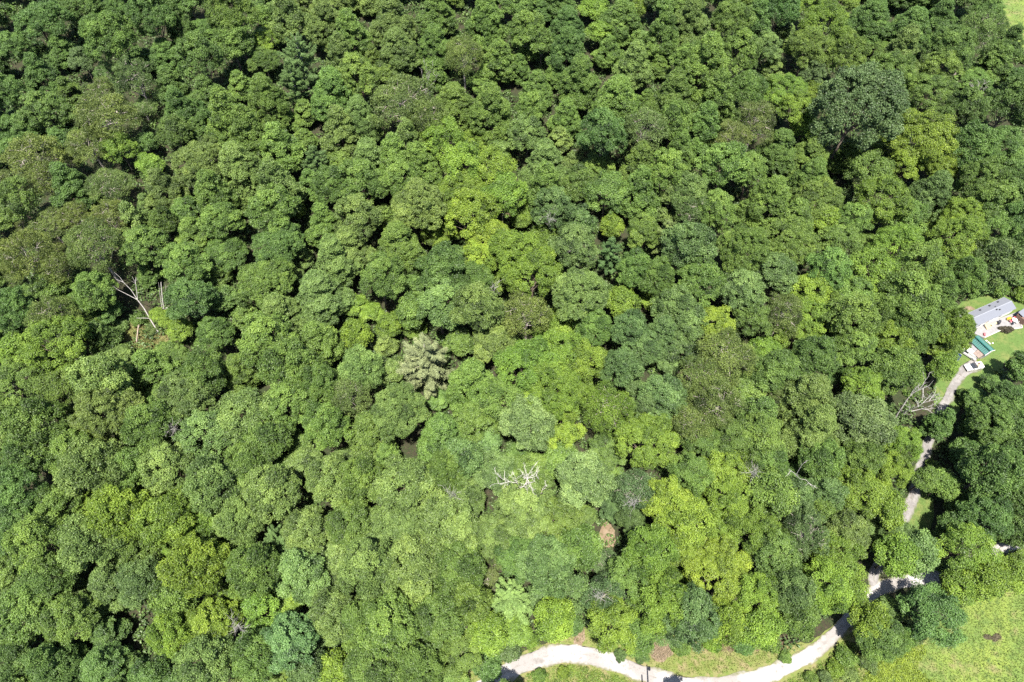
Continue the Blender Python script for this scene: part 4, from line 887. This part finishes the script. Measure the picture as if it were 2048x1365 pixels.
# ------------------------------------------------------------------ vehicles
def vehicle(name, label, cat, u, v, yaw, paint, kind, L=4.6, W=1.8):
    t = on_ground(name, label, cat, u, v, yaw, h=.9, z=.06); h = W / 2; l = L / 2
    low = [(-l, .35), (l, .35), (l, .62), (l - .1, .82), (l * .42, .95), (-l * .95, .95), (-l, .8)]
    body = bm_obj('body', one(prism, low, -h, h), paint, t)
    if kind == 'pickup': cab = [(l * .40, .95), (l * .16, 1.52), (-l * .12, 1.55), (-l * .18, .95)]
    elif kind == 'van': cab = [(l * .56, .95), (l * .34, 1.72), (-l * .93, 1.78), (-l * .97, .95)]
    else: cab = [(l * .42, .95), (l * .12, 1.42), (-l * .55, 1.45), (-l * .92, .95)]
    bm_obj('cabin', one(prism, cab, -h * .88, h * .88), GLASS, t)
    xs = [p[0] for p in cab]; x0, x1 = cab[2][0] - .02, cab[1][0] + .02; zt = max(p[1] for p in cab)
    bm_obj('roof', one(box, ((x0 + x1) / 2, 0, zt + .01), (x1 - x0, W * .86, .07)), DARK if kind == 'pickup' else paint, t)
    if kind == 'van':
        for s in (-1, 1): bm_obj('side_panel', one(box, (-l * .42, s * h * .895, 1.33), (l * 1.0, .04, .74)), paint, t)
        bm_obj('rear_door', one(box, (-l * .955, 0, 1.35), (.06, W * .8, .78)), paint, t)
    if kind == 'pickup':
        for s in (-1, 1): bm_obj('bed_side', one(box, (-l * .58, s * (h - .05), 1.1), (l * .8, .09, .34)), paint, t)
        bm_obj('tailgate', one(box, (-l * .98, 0, 1.1), (.08, W - .1, .34)), paint, t)
        bm_obj('bed_floor', one(box, (-l * .58, 0, .965), (l * .78, W - .22, .03)), CREAM, t)
    for x in (-l * .62, l * .62):
        for s in (-1, 1):
            w = bm_obj('wheel', one(cyl, (x, s * (h - .2), .33), (x, s * (h + .02), .33), .34, None, 16), TYRE, t)
            bm_obj('hub', one(cyl, (x, s * (h + .0), .33), (x, s * (h + .03), .33), .19, None, 12), METAL, w)
    for s in (-1, 1):
        bm_obj('headlight', one(box, (l - .04, s * h * .7, .68), (.1, .32, .14)), mat('lamp_glass', (.6, .6, .58), rough=.1, var=.05) if 'lamp_glass' not in bpy.data.materials else bpy.data.materials['lamp_glass'], t)
        bm_obj('tail_light', one(box, (-l + .01, s * h * .82, .78), (.06, .2, .2)), RED, t)
        bm_obj('mirror', one(box, (cab[0][0] - .25, s * (h + .08), 1.05), (.12, .18, .12)), DARK, t)
    bm_obj('bumper', one(box, (l + .03, 0, .45), (.12, W * .96, .18)), DARK, t)
    return t
va, vb = V3(1928, 694, 1), V3(1949, 708, 1)
vehicle('van', 'white van with a dark windscreen parked beside the teal-roofed garage', 'van', 1938.5, 706, math.atan2(va.y - vb.y, va.x - vb.x), VWHITE, 'van', 4.9, 1.95)
va, vb = V3(1917, 708, 1), V3(1908, 721, 1)
vehicle('parked_car', 'small dark blue car half hidden under the trees by the driveway', 'car', 1912.5, 715, math.atan2(va.y - vb.y, va.x - vb.x), BLUE, 'car', 3.9, 1.65)
va, vb = V3(1934, 736, 1), V3(1963, 731, 1)
tk = vehicle('pickup_truck', 'pale truck with a dark cab and loaded open bed parked on the driveway', 'truck', 1948.5, 733, math.atan2(va.y - vb.y, va.x - vb.x), VWHITE, 'pickup', 4.7, 1.85)
p = tk.location; yw = tk.rotation_euler.z
for x, y, s, m, lb, nm in [(-.9, .2, (.55, .45, .35), WOOD, 'pale timber crate in the bed of the pale truck', 'crate'), (-1.5, -.35, (.5, .4, .3), BROWN, 'brown box in the bed of the pale truck', 'crate')]:
    bm = bmesh.new(); box(bm, (0, 0, s[2] / 2), s)
    for zz in (.3, .7):
        box(bm, (0, -s[1] / 2 - .012, s[2] * zz), (s[0] * .98, .02, s[2] * .22)); box(bm, (0, s[1] / 2 + .012, s[2] * zz), (s[0] * .98, .02, s[2] * .22))
    o = bm_obj(nm, bm, m); o.location = p + Matrix.Rotation(yw, 3, 'Z') @ Vector((x, y, .985)); o.rotation_euler.z = yw + .1; tag(o, lb, 'crate', 'load in the truck bed')

# ------------------------------------------------------------------ utility pole just below the frame, whose shadow crosses the road
def pole(u, v, hgt, label, kind):
    p = V3(u, v, 0); t = thing('utility_pole' if kind else 'wooden_post', label, 'utility pole' if kind else 'post', (p.x, p.y, float(gh(p.x, p.y))), 0)
    bm_obj('shaft', one(cyl, (0, 0, -.5), (0, 0, hgt), .19, .13, 12), BARK, t)
    if kind:
        bm_obj('transformer', one(cyl, (.42, 0, hgt - 2.4), (.42, 0, hgt - 1.3), .28, None, 14), METAL, t)
        bm_obj('bracket', one(box, (.2, 0, hgt - 1.8), (.3, .08, .1)), METAL, t)
        bm_obj('insulator', one(cyl, (0, 0, hgt), (0, 0, hgt + .3), .06), METAL, t)
    return t
pole(1297, 1389, 16.0, 'tall wooden utility pole with a transformer, standing below the road, shadow across the gravel', True)
pole(1286, 1400, 13.5, 'plain wooden post beside the utility pole below the road', False)
# trees below the frame whose shade lies on the road
for u, v, r, k, c, lb in [(1372, 1424, 40, 'L', 'y', 'yellowish tree below the road, shade of its top on the gravel'), (1412, 1440, 34, 'L', 'g', 'green tree below the road next to the yellowish one'), (1518, 1428, 30, 'L', 'g', 'green tree below the right part of the road bend'), (1010, 1412, 40, 'B', 'g', 'green tree below the left end of the white road')]:
    b = PROTO[k][3]; pp, d = P(u, v, b['hc'] * .7); s = r * d / F / b['R']
    pp, d = P(u, v, b['hc'] * s)
    t = thing(KIND[k][0], lb, 'tree', (pp.x, pp.y, float(gh(pp.x, pp.y))), u, KIND[k][2]); t.scale = (s, s, s)
    cr = obj('crown', b['crown'], t); cr.color = (*COLS[c], 1); obj('trunk', b['trunk'], t)
print('TRIS', sum(sum(1 for _ in ()) + 2 * len(m.polygons) for m in bpy.data.meshes))
